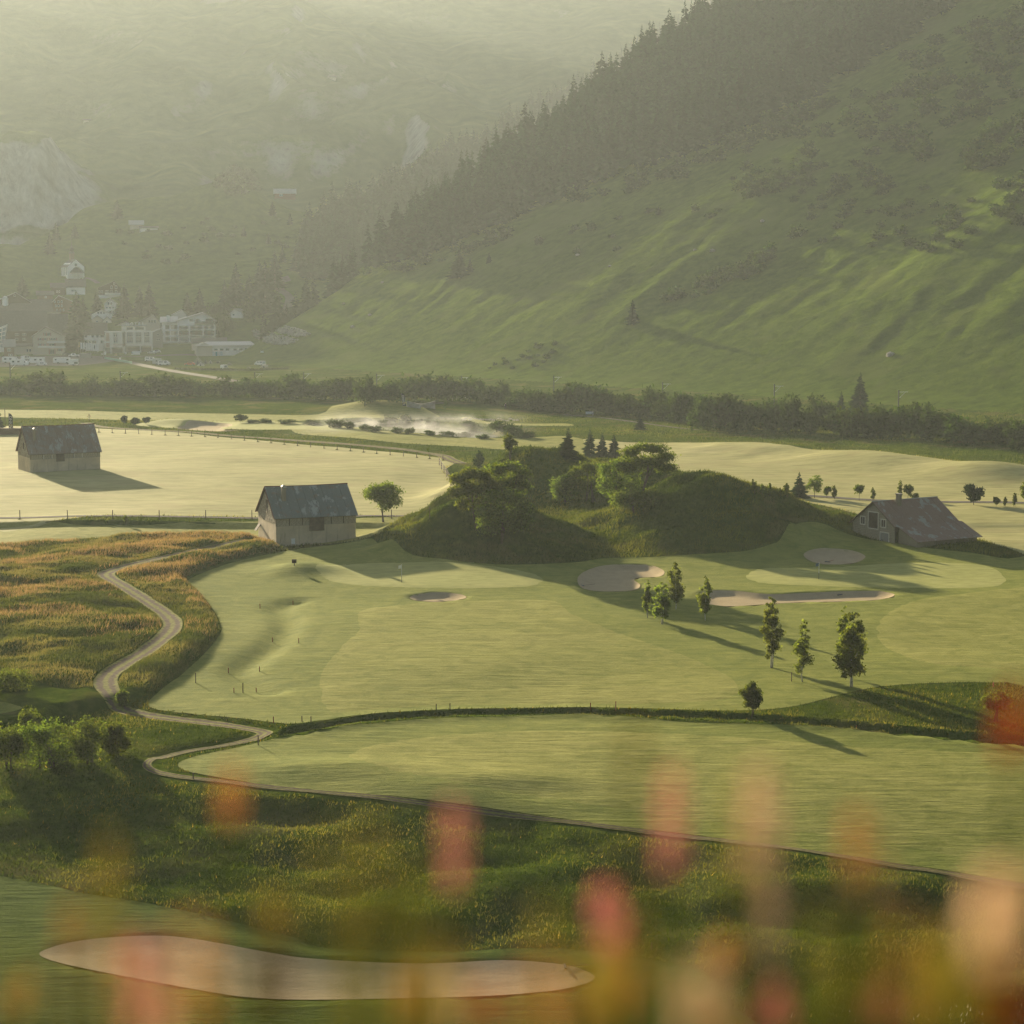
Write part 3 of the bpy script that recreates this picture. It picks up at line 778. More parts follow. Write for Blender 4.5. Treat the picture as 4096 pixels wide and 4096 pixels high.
# ---- trees on the mound
def put_b(label, ub, vb, vt, W, seed, n, size, rel, cat='tree', name='rowan_tree', stems=3, leaf='leaf', lean=(0,0), **kw):
    p, H = h_at(ub*K, vb*K, vt*K); m = W*K*p.y/FPX
    bl = [(a*m, b*m, c*H, r*m, r*m, rz*H) for a, b, c, r, rz in rel]
    return tree(name, label, cat, p, H, m, 'x', seed, n, size, stems=stems, blobs=bl, leaf=leaf, lean=(lean[0]*m, lean[1]*m), **kw)
G_M = 'rowan trees and bushes on the grassy mound'
put_b('wind-bent rowan leaning out at the left edge of the mound',898,1000,880,110,321,3600,.3,[(-.3,0,.82,.16,.1),(-.1,.1,.9,.16,.09),(.12,0,.88,.16,.09),(-.36,0,.6,.13,.1),(-.15,0,.66,.18,.12),(.12,0,.66,.2,.13),(-.22,0,.42,.12,.1),(.1,0,.42,.18,.12),(.25,0,.75,.15,.1)],lean=(-.1,0),group=G_M)
put_b('rounded rowan on the crest, upper right of the left tree clump',958,985,868,96,322,3400,.3,[(-.2,0,.86,.2,.1),(.05,0,.92,.2,.08),(.28,0,.8,.18,.1),(.1,.1,.66,.26,.14),(-.22,0,.62,.22,.14),(.32,0,.58,.14,.1),(0,0,.4,.26,.16)],group=G_M)
put_b('dense dark rowan bush in front of the left tree clump',948,1022,915,120,323,3800,.3,[(-.1,0,.8,.22,.14),(.15,0,.82,.2,.12),(.32,0,.6,.16,.13),(-.3,0,.55,.16,.14),(0,0,.5,.3,.2),(.2,0,.35,.22,.16),(-.2,0,.28,.22,.16),(.36,0,.36,.12,.1)],cat='bush',name='rowan_bush',group=G_M,stems=4)
put_b('round leafy bush at the left end of the right tree clump',1066,948,886,64,324,1900,.28,[(-.2,0,.5,.25,.28),(.1,0,.68,.25,.24),(.25,0,.45,.22,.26),(-.05,0,.3,.34,.24)],cat='bush',name='rowan_bush',group=G_M)
put_b('bare-stemmed rowan thicket in the right tree clump',1112,948,868,84,325,2200,.28,[(-.3,0,.72,.16,.14),(-.05,0,.85,.18,.12),(.2,0,.86,.18,.12),(.36,0,.66,.14,.16),(-.15,0,.45,.18,.16),(.15,0,.5,.2,.18)],stems=6,spread=.8,group=G_M)
put_b('dense rowan in the middle of the right tree clump',1168,952,862,92,326,3000,.28,[(-.3,0,.75,.18,.14),(0,0,.85,.22,.12),(.25,0,.72,.2,.16),(-.1,0,.5,.3,.22),(.3,0,.42,.2,.2),(-.34,0,.4,.14,.16),(.05,0,.24,.3,.18)],stems=4,group=G_M)
put_b('spreading rowan blown to the right on top of the mound',1212,930,833,118,327,3800,.28,[(-.2,0,.8,.16,.12),(0,0,.9,.18,.09),(.22,0,.88,.18,.1),(.38,0,.72,.16,.11),(.46,0,.5,.11,.1),(.2,0,.62,.2,.14),(-.05,0,.6,.2,.14),(-.28,0,.52,.14,.14),(.32,0,.5,.14,.1)],stems=4,lean=(.18,0),group=G_M)
put_b('low dark scrub below the right tree clump',1195,968,915,90,328,1700,.28,[(-.25,0,.5,.22,.3),(.1,0,.55,.25,.32),(.32,0,.4,.16,.24)],cat='bush',name='rowan_bush',stems=3,group=G_M)
put('rowan_tree','slim rowan standing on the left shoulder of the back mound','tree',962,866,819,32,'round',331,900,.3,stems=3,frac=.6)
put('juniper_bush','small pointed evergreen at the foot of the back mound beside the track','tree',905,888,848,28,'birch',332,700,.28,leaf='needle')
for i, (u, vb, vt, w, lb) in enumerate([(1072,864,806,1.25,'broad spruce at the left end of the clump behind the mound'),(1113,862,806,.95,'tall pointed spruce in the middle of the clump behind the mound'),(1136,864,815,.95,'slim spruce right of the tallest in the clump behind the mound'),(1158,868,817,1.1,'bushy spruce at the right of the clump behind the mound'),(1181,868,840,1.0,'smallest spruce at the right end of the clump behind the mound')]):
    p, H = h_at(u*K, vb*K, vt*K); conifer('spruce_tree', lb, 'tree', p, H, SPN[i % 3], None, w*1.35, i*1.3)
# ---- trees along the field road on the right (photo pixels)
for i, (u, vb, vt, w, kind, lb) in enumerate([
    (3014,1975,1912,30,'t','airy sapling, first of the roadside row right of the mound'),(3050,1982,1932,28,'t','bare bundled sapling, second of the roadside row'),(3078,1984,1930,22,'t','upright bundled sapling, third of the roadside row'),
    (3120,1986,1948,18,'t','short sapling left of the dark pine by the road'),(3146,1987,1930,34,'t','sparse sapling leaning on the dark pine by the road'),
    (3258,1992,1896,82,'r','round dark tree, largest of the roadside row'),(3308,1994,1937,34,'r','small dark tree right of the largest roadside tree'),(3336,1997,1938,36,'t','sparse sapling at the right end of the dark roadside group'),
    (3437,2003,1929,50,'r','small lollipop tree standing alone by the field road'),(3491,2002,1949,24,'t','tiny thin sapling by the field road'),(3600,1998,1918,34,'t','young tree just left of the barn chimney'),(3632,2000,1928,44,'r','young round tree behind the barn chimney'),
    (3662,2002,1972,34,'r','low bush behind the rusty roof'),(3985,2026,1985,34,'r','low bush near the right edge by the field road'),(4020,2026,1985,16,'t','slim sapling near the right edge'),(4058,2027,1968,26,'t','bundled sapling close to the right edge'),(4100,2026,1925,60,'r','leafy tree cut by the right edge of the picture')]):
    p, H = h_at(u, vb, vt); W = w*p.y/FPX
    tree('sapling' if kind == 't' else 'young_tree', lb, 'tree', p, H, W, 'birch' if kind == 't' else 'round', 340+i*3, 240 if kind == 't' else 620, .26, stems=3 if kind == 't' else 1, group='young trees along the field road', frac=.8, r=.012*H)
p, H = h_at(3196, 1992, 1886); conifer('pine_tree', 'dark ragged pine in the roadside row', 'tree', p, H, SPN[1], None, 1.7)
p, H = h_at(3895, 2020, 1926); tree('pine_tree', 'dark dense pine standing alone right of the rusty barn', 'tree', p, H, 86*p.y/FPX, 'round', 399, 1300, .28, leaf='needle')
# ---- left side
for i, (u, vb, vt, w, lb) in enumerate([(496,1703,1660,30,'left juniper of three by the far bunker'),(542,1710,1664,36,'middle and darkest juniper of three by the far bunker'),(584,1698,1663,28,'right juniper of three by the far bunker'),(962,1692,1655,50,'round bush behind the far green')]):
    p, H = h_at(u, vb, vt); tree('juniper_bush', lb, 'bush', p, H, w*p.y/FPX*1.1, 'round', 420+i*5, 500, .4, leaf='needle' if i < 3 else 'bush')
p, H = h_at(-6, 1725, 1630); conifer('spruce_tree', 'dark spruce half cut off by the left edge', 'tree', p, H, SPN[0], None, 1.5)
for i, (u, vb, vt, w, lb, sd) in enumerate([(20,1450,1352,90,'dark bush in the lower left thicket, at the picture edge',1),(92,1448,1340,110,'tall dark bush in the lower left thicket',2),(165,1440,1338,110,'widest dark bush in the lower left thicket',3),(222,1425,1350,70,'right end bush of the lower left thicket',4),(60,1400,1325,60,'leafy shrub poking up behind the lower left thicket',5),(25,1300,1252,90,'low dark bush in the orange meadow at the left edge',6),(-20,1310,1262,70,'bush half out of the picture at the left edge of the meadow',7),(230,1334,1298,30,'little shrub on the bend of the gravel track',8)]):
    p, H = h_at(u*K, vb*K, vt*K); g = np.random.default_rng(500+i); W = w*K*p.y/FPX
    bl = [(b[0]*W, b[1]*W, b[2]*H, b[3]*W, b[4]*W, b[5]*H) for b in blobs_bush(g, 12)]
    tree('bush', lb, 'bush', p, H, W, 'x', 500+i*3, 2600 if i < 5 else 1200, .16, blobs=bl, stems=4, leaf='leaf', frac=.5, spread=.3*W*.3)
for i, (u, vb, vt, w, lb) in enumerate([(505,2075+22,2058,22,'small bush on the bank below the fence at the left'),(430,2098,2078,10,'tiny shrub beside a post on the bank')]):
    p, H = h_at(u, vb, vt); tree('shrub', lb, 'shrub', p, H, w*p.y/FPX*1.3, 'round', 520+i, 300, .14, stems=3)
p, H = h_at(3985, 2890, 2740)
tree('bush', 'leafy bush behind the red flower at the right edge', 'bush', p, H, 3.4, 'round', 530, 1600, .17, stems=3)

# ---- shrubs along the river
BUSH = [crown_mesh('riverside_bush', blobs_bush(np.random.default_rng(700+i), 13), 760, .066, M['bush'], 710+i) for i in range(7)]
RIV = [(0,1522,1580,70),(55,1490,1580,72),(115,1512,1580,70),(185,1480,1582,150),(255,1515,1582,70),(300,1522,1582,66),(365,1500,1584,90),(420,1520,1584,70),(500,1490,1584,112),(560,1512,1585,70),(640,1490,1588,160),(740,1500,1588,92),(800,1520,1588,70),(890,1500,1588,104),(970,1502,1590,84),(1045,1500,1590,84),(1095,1512,1592,66),(1180,1485,1597,150),(1262,1522,1600,80),
 (1360,1485,1604,108),(1460,1495,1614,100),(1570,1497,1606,100),(1530,1530,1606,90),(1680,1482,1608,152),(1790,1490,1605,124),(1890,1497,1610,116),(2000,1515,1612,104),(1975,1545,1622,100),(2052,1575,1634,116),(2100,1530,1634,110),(2150,1550,1646,120),(2270,1508,1652,134),(2360,1520,1657,146),(2240,1566,1652,110),(2430,1560,1662,110),(2500,1555,1668,120),(2610,1525,1674,136),(2580,1596,1674,96),(2700,1545,1692,116),(2760,1560,1694,110),(2655,1590,1685,90),
 (2812,1580,1716,126),(2905,1540,1716,156),(2962,1590,1722,100),(3040,1600,1724,96),(3092,1580,1727,110),(3160,1575,1732,110),(3270,1555,1706,118),(3240,1650,1737,90),(3350,1620,1738,110),(3395,1610,1746,124),(3510,1598,1757,120),(3455,1625,1752,110),(3600,1620,1758,124),(3660,1592,1730,90),(3740,1610,1763,176),(3850,1655,1777,156),(3930,1680,1772,90),(3985,1650,1774,130),(4062,1660,1786,120),(4130,1670,1790,110),(-70,1500,1580,110)]
RIV = sorted(RIV); RIV += [((a[0]+b[0])/2, (a[1]+b[1])/2+9, (a[2]+b[2])/2-4, (a[3]+b[3])/2) for a, b in zip(RIV[:-1], RIV[1:])]
for i, (u, vt, vb, w) in enumerate(RIV):
    p, H = h_at(u, vb, vt); W = w*p.y/FPX*1.2
    side = 'left of' if u < 1300 else 'between' if u < 1900 else 'right of'
    lb = {'left of': 'rounded willow bush in the hedge below the village', 'between': 'rounded willow bush in the hedge behind the misty pond', 'right of': 'rounded willow bush in the hedge at the foot of the hillside'}[side]
    tag(inst('willow_bush', BUSH[i % 7], p - Vector((0, 0, .1)), i*1.7, (W, W*.9, H*(.95+.22*((i*37) % 10)/10))), lb, 'bush', 'willow bushes along the river')
p, H = h_at(3440, 1650, 1488); conifer('spruce_tree', 'pointed spruce rising out of the willow hedge at the right', 'tree', p, H, SPN[2], None, 1.25)
p, H = h_at(3365, 1640, 1563); conifer('spruce_tree', 'small ragged spruce left of the pointed spruce in the hedge', 'tree', p, H, SPN[0], None, 1.2)
p, H = h_at(2560, 1720, 1660); conifer('pine_tree', 'bushy pine beside the river path right of the white bench', 'tree', p, H, SPN[1], None, 2.0)
SAPM = [crown_mesh('sapling', blobs_birch(1, .42, np.random.default_rng(740+i), .1), 130, .09, M['bush'], 745+i) for i in range(3)]
for i, (u, vb, vt) in enumerate([(2766,1728,1672),(2833,1730,1680),(2920,1738,1688),(2998,1740,1684),(3096,1742,1692),(3158,1745,1718),(3180,1747,1722),(2945,1738,1715),(4048,1806,1750),(4072,1812,1760),(1780,1642,1600),(1460,1628,1600)]):
    p, H = h_at(u, vb, vt); tag(inst('sapling', SAPM[i % 3], p, i, (H*1.2, H*1.2, H)), 'young sapling in front of the willow hedge', 'sapling', 'saplings planted in front of the willow hedge')
for i, (u, vb, vt, w) in enumerate([(1620,1690,1648,60),(1560,1694,1655,60),(1665,1700,1668,50),(1340,1712,1668,80),(1400,1716,1680,60),(1460,1722,1688,50),(1500,1728,1695,60),(1590,1732,1700,60),(1640,1735,1702,50),(1720,1742,1715,60),(1730,1706,1670,70),(1790,1745,1718,80),(1850,1748,1722,60),(1870,1705,1678,90),(1930,1755,1730,60),(2010,1735,1668,90),(2060,1748,1685,90),(2110,1752,1715,70),(1985,1715,1676,70),(1250,1700,1672,80),(1150,1695,1672,80),(1060,1690,1668,60),(1010,1692,1670,50),(1530,1700,1672,40)]):
    p, H = h_at(u, vb, vt); W = w*p.y/FPX*1.1
    tag(inst('reed_bush', BUSH[(i*3) % 7], p - Vector((0, 0, .15)), i*2.1, (W, W, H)), 'low bush on the bank of the misty pond', 'bush', 'low bushes around the misty pond')

# ---- spruce forest on the hillside
def sample_px(poly, n, seed, mind=0):
    g = np.random.default_rng(seed); A = np.array(poly, float); out = []
    while len(out) < n:
        c = np.stack([g.uniform(A[:,0].min(), A[:,0].max(), 4*n), g.uniform(A[:,1].min(), A[:,1].max(), 4*n)], 1)
        for q in c[in_poly(c[:,0], c[:,1], poly)]:
            if mind and out and np.min(np.hypot(*(np.array(out)-q).T)) < mind: continue
            out.append(q)
            if len(out) >= n: break
        mind *= .9
    return np.array(out)
FOREST = [(1170,1100),(1240,1120),(1420,1090),(1640,1035),(1850,960),(2060,880),(2230,800),(2450,705),(2680,640),(2900,560),(3080,470),(3300,360),(3480,240),(3700,120),(3860,-20),(3600,-60),(2860,30),(2700,130),(2450,260),(2200,400),(1900,560),(1600,720),(1350,850),(1230,950)]
pts = np.concatenate([sample_px(FOREST, 860, 41, 22), sample_px([(1165,1105),(1240,1122),(1420,1095),(1640,1040),(1850,965),(1900,600),(1600,740),(1350,860),(1225,960)], 200, 43, 16)])
P3, hit = land(pts[:,0], pts[:,1])
ordr = np.argsort(P3[:,1]); gF = np.random.default_rng(42)
# trees standing along and just behind the crest of the spur
e_ = np.array([.73, .68]); qn = np.array([-.68, .73]); crest = []
for s_ in np.arange(-12, 330, 4.2):
    q_ = gF.uniform(-2, 14); b = np.array([-100, 960])+e_*s_+qn*q_; crest.append((b[0], b[1]))
crest = np.array(crest); cz_ = zat(crest[:,0], crest[:,1])
allT = np.concatenate([np.column_stack([crest, cz_]), P3[ordr]])
stuffV, stuffF, stuffC = [], [], []; nb = 0; nobj = 0
SPF_np = []
for me in SPF:
    v = np.empty(len(me.vertices)*3, np.float32); me.vertices.foreach_get('co', v)
    c = np.empty(len(me.vertices)*4, np.float32); me.attributes['tint'].data.foreach_get('color', c)
    SPF_np.append((v.reshape(-1, 3), c.reshape(-1, 4)[:, :3]))
for i, T in enumerate(allT):
    H = gF.uniform(15, 25)*(1 if i < len(crest) else .95); k = i % 6; w = gF.uniform(.95, 1.35); a = gF.uniform(0, 6.28)
    if i < len(crest) and gF.random() < .25: H *= .7
    if nobj < 296:
        tag(inst('spruce_tree', SPF[k], (T[0], T[1], T[2]-.4), a, (H*w, H*w, H)), 'dark spruce in the dense forest on the hillside', 'tree', 'spruces of the hillside forest'); nobj += 1
    else:
        v, c = SPF_np[k]; ca, sa = math.cos(a), math.sin(a)
        stuffV.append(np.stack([(v[:,0]*ca-v[:,1]*sa)*H*w+T[0], (v[:,0]*sa+v[:,1]*ca)*H*w+T[1], v[:,2]*H+T[2]-.4], 1)); stuffC.append(c)
        stuffF.append(np.arange(len(v)).reshape(-1, 4)+nb); nb += len(v)
tag(inst('forest', np_mesh('forest', np.concatenate(stuffV), np.concatenate(stuffF), M['forest'], False, np.concatenate(stuffC))), kind='stuff')
# ---- single spruces on the slopes and in the village (photo pixels)
SPX = [spruce_mesh('village_spruce', 140+i, M['needle'], .21, 20, 15) for i in range(3)]
for i, (u, vb, vt, w, lb) in enumerate([(2530,1295,1198,1.3,'lone dark spruce in the middle of the grassy hillside'),(1836,1112,998,1.7,'broad spruce clump on the slope below the forest'),(1956,1052,1008,1.2,'small spruce right of the clump below the forest'),(1880,1090,1030,1.2,'small spruce beside the broad clump below the forest'),
    (310,1402,1160,1.15,'huge dark spruce towering over the village houses'),(336,1390,1190,1.2,'dark spruce pressed against the huge village spruce'),(500,1270,1128,1.2,'spruce right of the timbered chalet'),(560,1262,1140,1.1,'left spruce of the pair above the hotel sign'),(598,1262,1126,1.1,'right spruce of the pair above the hotel sign'),
    (390,1262,1160,1.3,'hazy spruce between the big spruce and the timbered chalet'),(750,1275,1165,1.2,'left spruce of two behind the balcony hotel'),(800,1275,1152,1.3,'right spruce of two behind the balcony hotel'),(900,1255,1118,1.2,'spruce left of the tallest by the mountain road'),(945,1225,1048,1.1,'tallest spruce by the mountain road'),
    (998,1235,1100,1.3,'spruce between the tall ones by the mountain road'),(1062,1255,1042,1.4,'broad spruce right beside the mountain road'),(1100,1150,998,1.2,'upper spruce above the mountain road'),(1040,1160,1040,1.2,'spruce on the slope left of the mountain road'),(200,1015,930,1.3,'hazy spruce on the meadow above the chapel'),(90,1185,1098,1.5,'hazy spruce left below the chapel'),
    (470,875,798,1.5,'faint spruce on the hazy ridge above the village'),(1090,862,800,1.2,'spruce below the red hut'),(225,962,888,1.3,'faint spruce above the meadow farm, left of two'),(300,952,892,1.3,'faint spruce above the meadow farm, right of two'),(975,945,900,1.2,'little spruce on the meadow left of the forest'),(1130,1050,985,1.2,'spruce at the left fringe of the forest'),(1075,975,930,1.2,'small spruce above the road fringe'),(1160,900,850,1.2,'small spruce on the ridge left of the forest')]):
    p, H = h_at(u, vb, vt); conifer('spruce_tree', lb, 'tree', p, H, SPX[i % 3], None, w*1.2, i*1.1)
for i, (u, vb, vt, w, lb) in enumerate([(890,1345,1222,90,'tall dark round tree right of the balcony hotel'),(925,1330,1272,50,'ball shaped tree right of the balcony hotel'),(880,1360,1310,60,'low bush at the corner of the balcony hotel'),(860,1270,1200,60,'hazy tree behind the balcony hotel'),(1010,1290,1180,90,'leafy tree beside the hillside chalet'),(730,1365,1345,60,'shrubs at the foot of the balcony hotel')]):
    p, H = h_at(u, vb, vt); W = w*p.y/FPX; tag(inst('round_tree', BUSH[i], p, i, (W*1.1, W, H)), lb, 'tree')
# ---- alder scrub on the hillside
SCR = [crown_mesh('alder_shrub', blobs_bush(np.random.default_rng(800+i), 8), 230, .1, M['scrub'], 810+i) for i in range(6)]
SCRP = [([(3300,420),(3700,170),(4110,20),(4110,620),(3900,720),(3600,660),(3300,580),(3100,540)],92,(5,9.5)),
        ([(2900,720),(3200,560),(3500,660),(3800,800),(4110,700),(4110,960),(3700,1010),(3300,1000),(3150,960),(3250,850)],84,(3,6.5)),
        ([(2640,1215),(2850,1100),(3120,1000),(3020,1100),(2800,1190)],26,(3,6)),([(2900,770),(3220,670),(3220,740),(3000,800)],14,(4,7)),
        ([(2250,820),(2470,730),(2700,670),(2950,570),(3150,460),(3350,380),(3350,430),(3000,610),(2700,730),(2450,800)],40,(5,9)),
        ([(1400,1110),(1640,1060),(1850,990),(2060,915),(2060,955),(1850,1030),(1640,1090),(1420,1120)],14,(4,7)),
        ([(2100,980),(2700,800),(2900,850),(2400,1050)],14,(2.5,5)),([(1900,1470),(2150,1390),(2250,1350),(2300,1370),(2150,1470),(2000,1480)],16,(1.5,3.2))]
ns_ = 0
for j, (poly, n, (a, b)) in enumerate(SCRP):
    q = sample_px(poly, n, 60+j, 20); T, hit = land(q[:,0], q[:,1]); g = np.random.default_rng(70+j)
    for t in T:
        W = g.uniform(a, b)*1.35; H = W*g.uniform(.5, .85)
        tag(inst('alder_shrub', SCR[ns_ % 6], (t[0], t[1], t[2]-.5), g.uniform(0, 6), (W, W, H)), 'green alder shrub on the grassy hillside', 'shrub', 'alder shrubs on the hillside'); ns_ += 1
# village meadow shrubs
q = sample_px([(430,930),(900,860),(1180,800),(1150,1000),(900,1050),(600,1060)], 30, 90, 25); T, _ = land(q[:,0], q[:,1]); g = np.random.default_rng(91)
for t in T:
    W = g.uniform(3, 8); tag(inst('meadow_shrub', SCR[int(g.integers(6))], (t[0], t[1], t[2]-.4), g.uniform(0, 6), (W, W, W*.6)), 'faint shrub on the hazy meadow above the village', 'shrub', 'shrubs on the meadow above the village')
q = sample_px([(860,760),(900,690),(950,670),(1010,700),(1040,760),(950,790)], 26, 92, 18); T, _ = land(q[:,0], q[:,1])
for t in T:
    W = g.uniform(6, 11); tag(inst('knoll_shrub', SCR[int(g.integers(6))], (t[0], t[1], t[2]-.5), g.uniform(0, 6), (W, W, W*.8)), 'faint shrub on the rocky knoll left of the red hut', 'shrub', 'shrubs covering the rocky knoll')

# ------------------------------------------------------------------ tall grass
def blades(name, X, Y, hgt, wid, colr, seed, lean=.35, up=0.0, bush=1):
    g = np.random.default_rng(seed); n = len(X)
    z = zat(X, Y, GZT) - .03; a = g.uniform(0, math.pi, n); dx, dy = np.cos(a)*wid*.5, np.sin(a)*wid*.5
    lx = g.normal(size=n)*lean*hgt + .12*hgt; ly = g.normal(size=n)*lean*hgt - .1*hgt
    V = np.stack([np.stack([X-dx, Y-dy, z], 1), np.stack([X+dx, Y+dy, z], 1), np.stack([X+lx, Y+ly, z+hgt], 1)], 1).reshape(-1, 3)
    me = np_mesh(name, V, np.arange(3*n).reshape(n, 3), M['blade'], False, np.repeat(colr, 3, 0))
    return tag(inst(name, me), kind='stuff')
def open_rough(X, Y):
    ok = np.ones(len(X), bool)
    for k in LAYER1: ok &= sdist(X, Y, PL[k], .6) < .05
    for P in BUNK.values(): ok &= sdist(X, Y, P, .6) < 0
    ok &= seg_dist(X, Y, TRACK[::2]) > 1.15
    ok &= sdist(X, Y, POND, .6) < 0
    return ok
def palette(X, Y, g, a, b, c, s=9.0, seed=0):
    t = np.clip(fbm(X/s, Y/s, 3, 90+seed)*1.3+.5+g.normal(size=len(X))*.16, 0, 1)[:, None]
    cl = np.where(t < .5, np.array(a)+(np.array(b)-np.array(a))*t*2, np.array(b)+(np.array(c)-np.array(b))*(t*2-1))
    return cl*g.uniform(.82, 1.18, (len(X), 1))
DK, MD, LT = (.028,.05,.005), (.07,.095,.009), (.14,.15,.02)
def field(n, x0, x1, y0, y1, seed):
    g = np.random.default_rng(seed); return g.uniform(x0, x1, n), g.uniform(y0, y1, n), g
# orange meadow left of the track
X, Y, g = field(230000, -80, -18, 185, 300, 1); k = (sdist(X, Y, MEADOW, 1.) > .05) & (seg_dist(X, Y, TRACK[:150:2]) > 1.2) & (np.abs(X) < .27*Y+4); X, Y = X[k], Y[k]
c_ = palette(X, Y, g, (.05,.07,.012), (.11,.12,.028), (.2,.18,.06), 7)
pr = np.clip(fbm(X/7, Y/7, 3, 77)*1.9+.1+.26*sstep(225, 265, Y), 0, .72)*sstep(205, 235, Y); org = g.random(len(X)) < pr
hh = g.uniform(.2, .5, len(X)); hh[org] += .15
c_[org] = np.array((.28,.185,.095))*g.uniform(.75, 1.2, (org.sum(), 1))+np.array((.03,.035,.0))*g.random((org.sum(), 1))
blades('orange_meadow_grass', X, Y, hh*.85, .085, c_, 2)
# mound
X, Y, g = field(210000, -34, 85, 258, 392, 3); k = open_rough(X, Y) & ((mound(X, Y) > .12) | (Y < 300)); X, Y = X[k], Y[k]
blades('mound_grass', X, Y, g.uniform(.2, .55, len(X)), .12, palette(X, Y, g, DK, MD, LT, 8, 1), 4)
# foreground rough and banks
X, Y, g = field(330000, -62, 62, 96, 232, 5); k = (np.abs(X) < .27*Y+3); X, Y = X[k], Y[k]; k = open_rough(X, Y) & (sdist(X, Y, MEADOW, 1.) < .05); X, Y = X[k], Y[k]
c_ = palette(X, Y, g, DK, MD, (.16,.155,.028), 7, 2); hh = g.uniform(.1, .34, len(X))
fl = (g.random(len(X)) < .015); c_[fl] = np.array((.34,.26,.05))*g.uniform(.6, 1.2, (fl.sum(), 1)); wf = (g.random(len(X)) < .25*sstep(12, 24, X)*sstep(116, 104, Y)); c_[wf] = (.55,.55,.45)
blades('foreground_rough_grass', X, Y, hh, .085, c_, 6)
# rough between the far fairways, and field edges
X, Y, g = field(120000, -130, 150, 300, 570, 7); k = (np.abs(X) < .27*Y+3); X, Y = X[k], Y[k]; k = open_rough(X, Y) & (seg_dist(X, Y, FIELDROAD) > 1.4) & (seg_dist(X, Y, FARPATH) > 1.6) & (seg_dist(X, Y, HAYPATH) > 1.0); X, Y = X[k], Y[k]
blades('far_rough_grass', X, Y, g.uniform(.2, .5, len(X)), .22, palette(X, Y, g, (.04,.065,.01), (.075,.1,.016), (.12,.135,.026), 14, 3), 8)
# edge of short stubble on the hay fields
X, Y, g = field(90000, -110, 110, 310, 430, 9); k = (np.abs(X) < .27*Y+3); X, Y = X[k], Y[k]; k = (sdist(X, Y, PL['hayfield'], 1.) > 0) | (sdist(X, Y, PL['right_field'], 1.) > 0); X, Y = X[k], Y[k]
blades('hay_stubble_grass', X, Y, g.uniform(.06, .16, len(X))+.25, .2, palette(X, Y, g, (.2,.2,.045), (.3,.29,.075), (.42,.38,.13), 5, 4), 10, .5)
def text_mesh(name, body, size, mat, parent, loc, rot, extrude=.02, offset=0.0):
    c = bpy.data.curves.new('text', 'FONT'); c.body = body; c.size = size; c.extrude = extrude; c.offset = offset
    t = bpy.data.objects.new('text', c); col.objects.link(t)
    bpy.context.view_layer.update()
    me = bpy.data.meshes.new_from_object(t.evaluated_get(bpy.context.evaluated_depsgraph_get())); bpy.data.objects.remove(t)
    me.materials.clear(); me.materials.append(mat)
    return inst(name, me, loc, parent=parent, rot=rot)
# ------------------------------------------------------------------ building materials
def roof_metal(name, paint, rust, bare, amt, pitch=9.0):
    n = NT(name); o = n.coord('Object'); st = n.coord('Object', (5, 1, .35))
    a = n.noise(o, .55, 5, .65, .6); b = n.noise(st, 1.1, 4, .6); f = n.math('ADD', n.math('MULTIPLY', a, .65), n.math('MULTIPLY', b, .35))
    c = n.mix(n.fstep(f, amt, amt+.1), paint, rust)
    w = n.fstep(n.noise(n.coord('Object', (1.6, 1, .6)), .5, 6, .7, .25), .55, .6); c = n.mix(w, c, bare)
    c = n.mix(.3, c, n.ramp(n.noise(st, 3.0, 4), [(.3, tuple(x*.5 for x in paint)), (.7, tuple(min(1, x*1.4) for x in paint))]))
    sp = n.node('ShaderNodeSeparateXYZ'); n.l.new(o, sp.inputs[0]); s_ = n.math('SINE', n.math('MULTIPLY', sp.outputs[0], pitch*2*math.pi))
    n.principled(c, .55, n.bump(s_, .5, .03), 0, .2); return n.m
M['roof_a'] = roof_metal('weathered_teal_roof', (.17,.195,.17), (.21,.15,.1), (.4,.43,.39), .52)
M['roof_b'] = roof_metal('weathered_grey_roof', (.25,.215,.18), (.25,.165,.12), (.42,.42,.39), .44)
M['roof_c'] = roof_metal('rusty_roof', (.3,.27,.2), (.28,.14,.085), (.4,.36,.29), .3)
def plaster(name, c, st):
    n = NT(name); o = n.coord('Object'); a = n.noise(o, .5, 5, .6, .5); b = n.noise(n.coord('Object', (2.5, 2.5, .4)), 1.0, 4); d = n.noise(o, 7, 4)
    cc = n.ramp(a, [(.3, tuple(x*.8 for x in c)), (.7, tuple(min(1, x*1.12) for x in c))]); cc = n.mix(n.math('MULTIPLY', n.fstep(b, .52, .75), .6), cc, st)
    n.principled(cc, .9, n.bump(n.math('ADD', a, d), .5, .05), 0, .1); return n.m
M['plaster'] = plaster('old_plaster', (.58,.475,.33), (.32,.25,.16))
M['stonewall'] = plaster('rubble_mortar', (.33,.275,.2), (.18,.15,.11))
M['stone'] = plain('field_stone', (.4,.34,.25), .9, var=.4, scale=1.3)
M['oldwood'] = plain('weathered_wood', (.1,.075,.055), .85, var=.4, scale=2)
M['darkwood'] = plain('dark_timber', (.075,.05,.035), .8, var=.3)
M['brown'] = plain('brown_boards', (.17,.105,.07), .8, var=.2)
M['white'] = plain('white_render', (.86,.84,.78), .8, var=.05)
M['cream'] = plain('cream_render', (.74,.69,.59), .8, var=.06)
M['beige'] = plain('beige_render', (.52,.46,.36), .8, var=.06)
M['grey'] = plain('grey_render', (.3,.28,.25), .8, var=.08)
M['tile'] = plain('slate_roof', (.12,.1,.085), .8, var=.2, scale=1)
M['tile_d'] = plain('dark_roof', (.085,.08,.072), .8, var=.2, scale=1)
M['tile_l'] = plain('pale_metal_roof', (.42,.4,.37), .45, .3, var=.12, scale=.6)
M['pane'] = plain('window_glass', (.05,.055,.055), .12, var=.1, spec=.6)
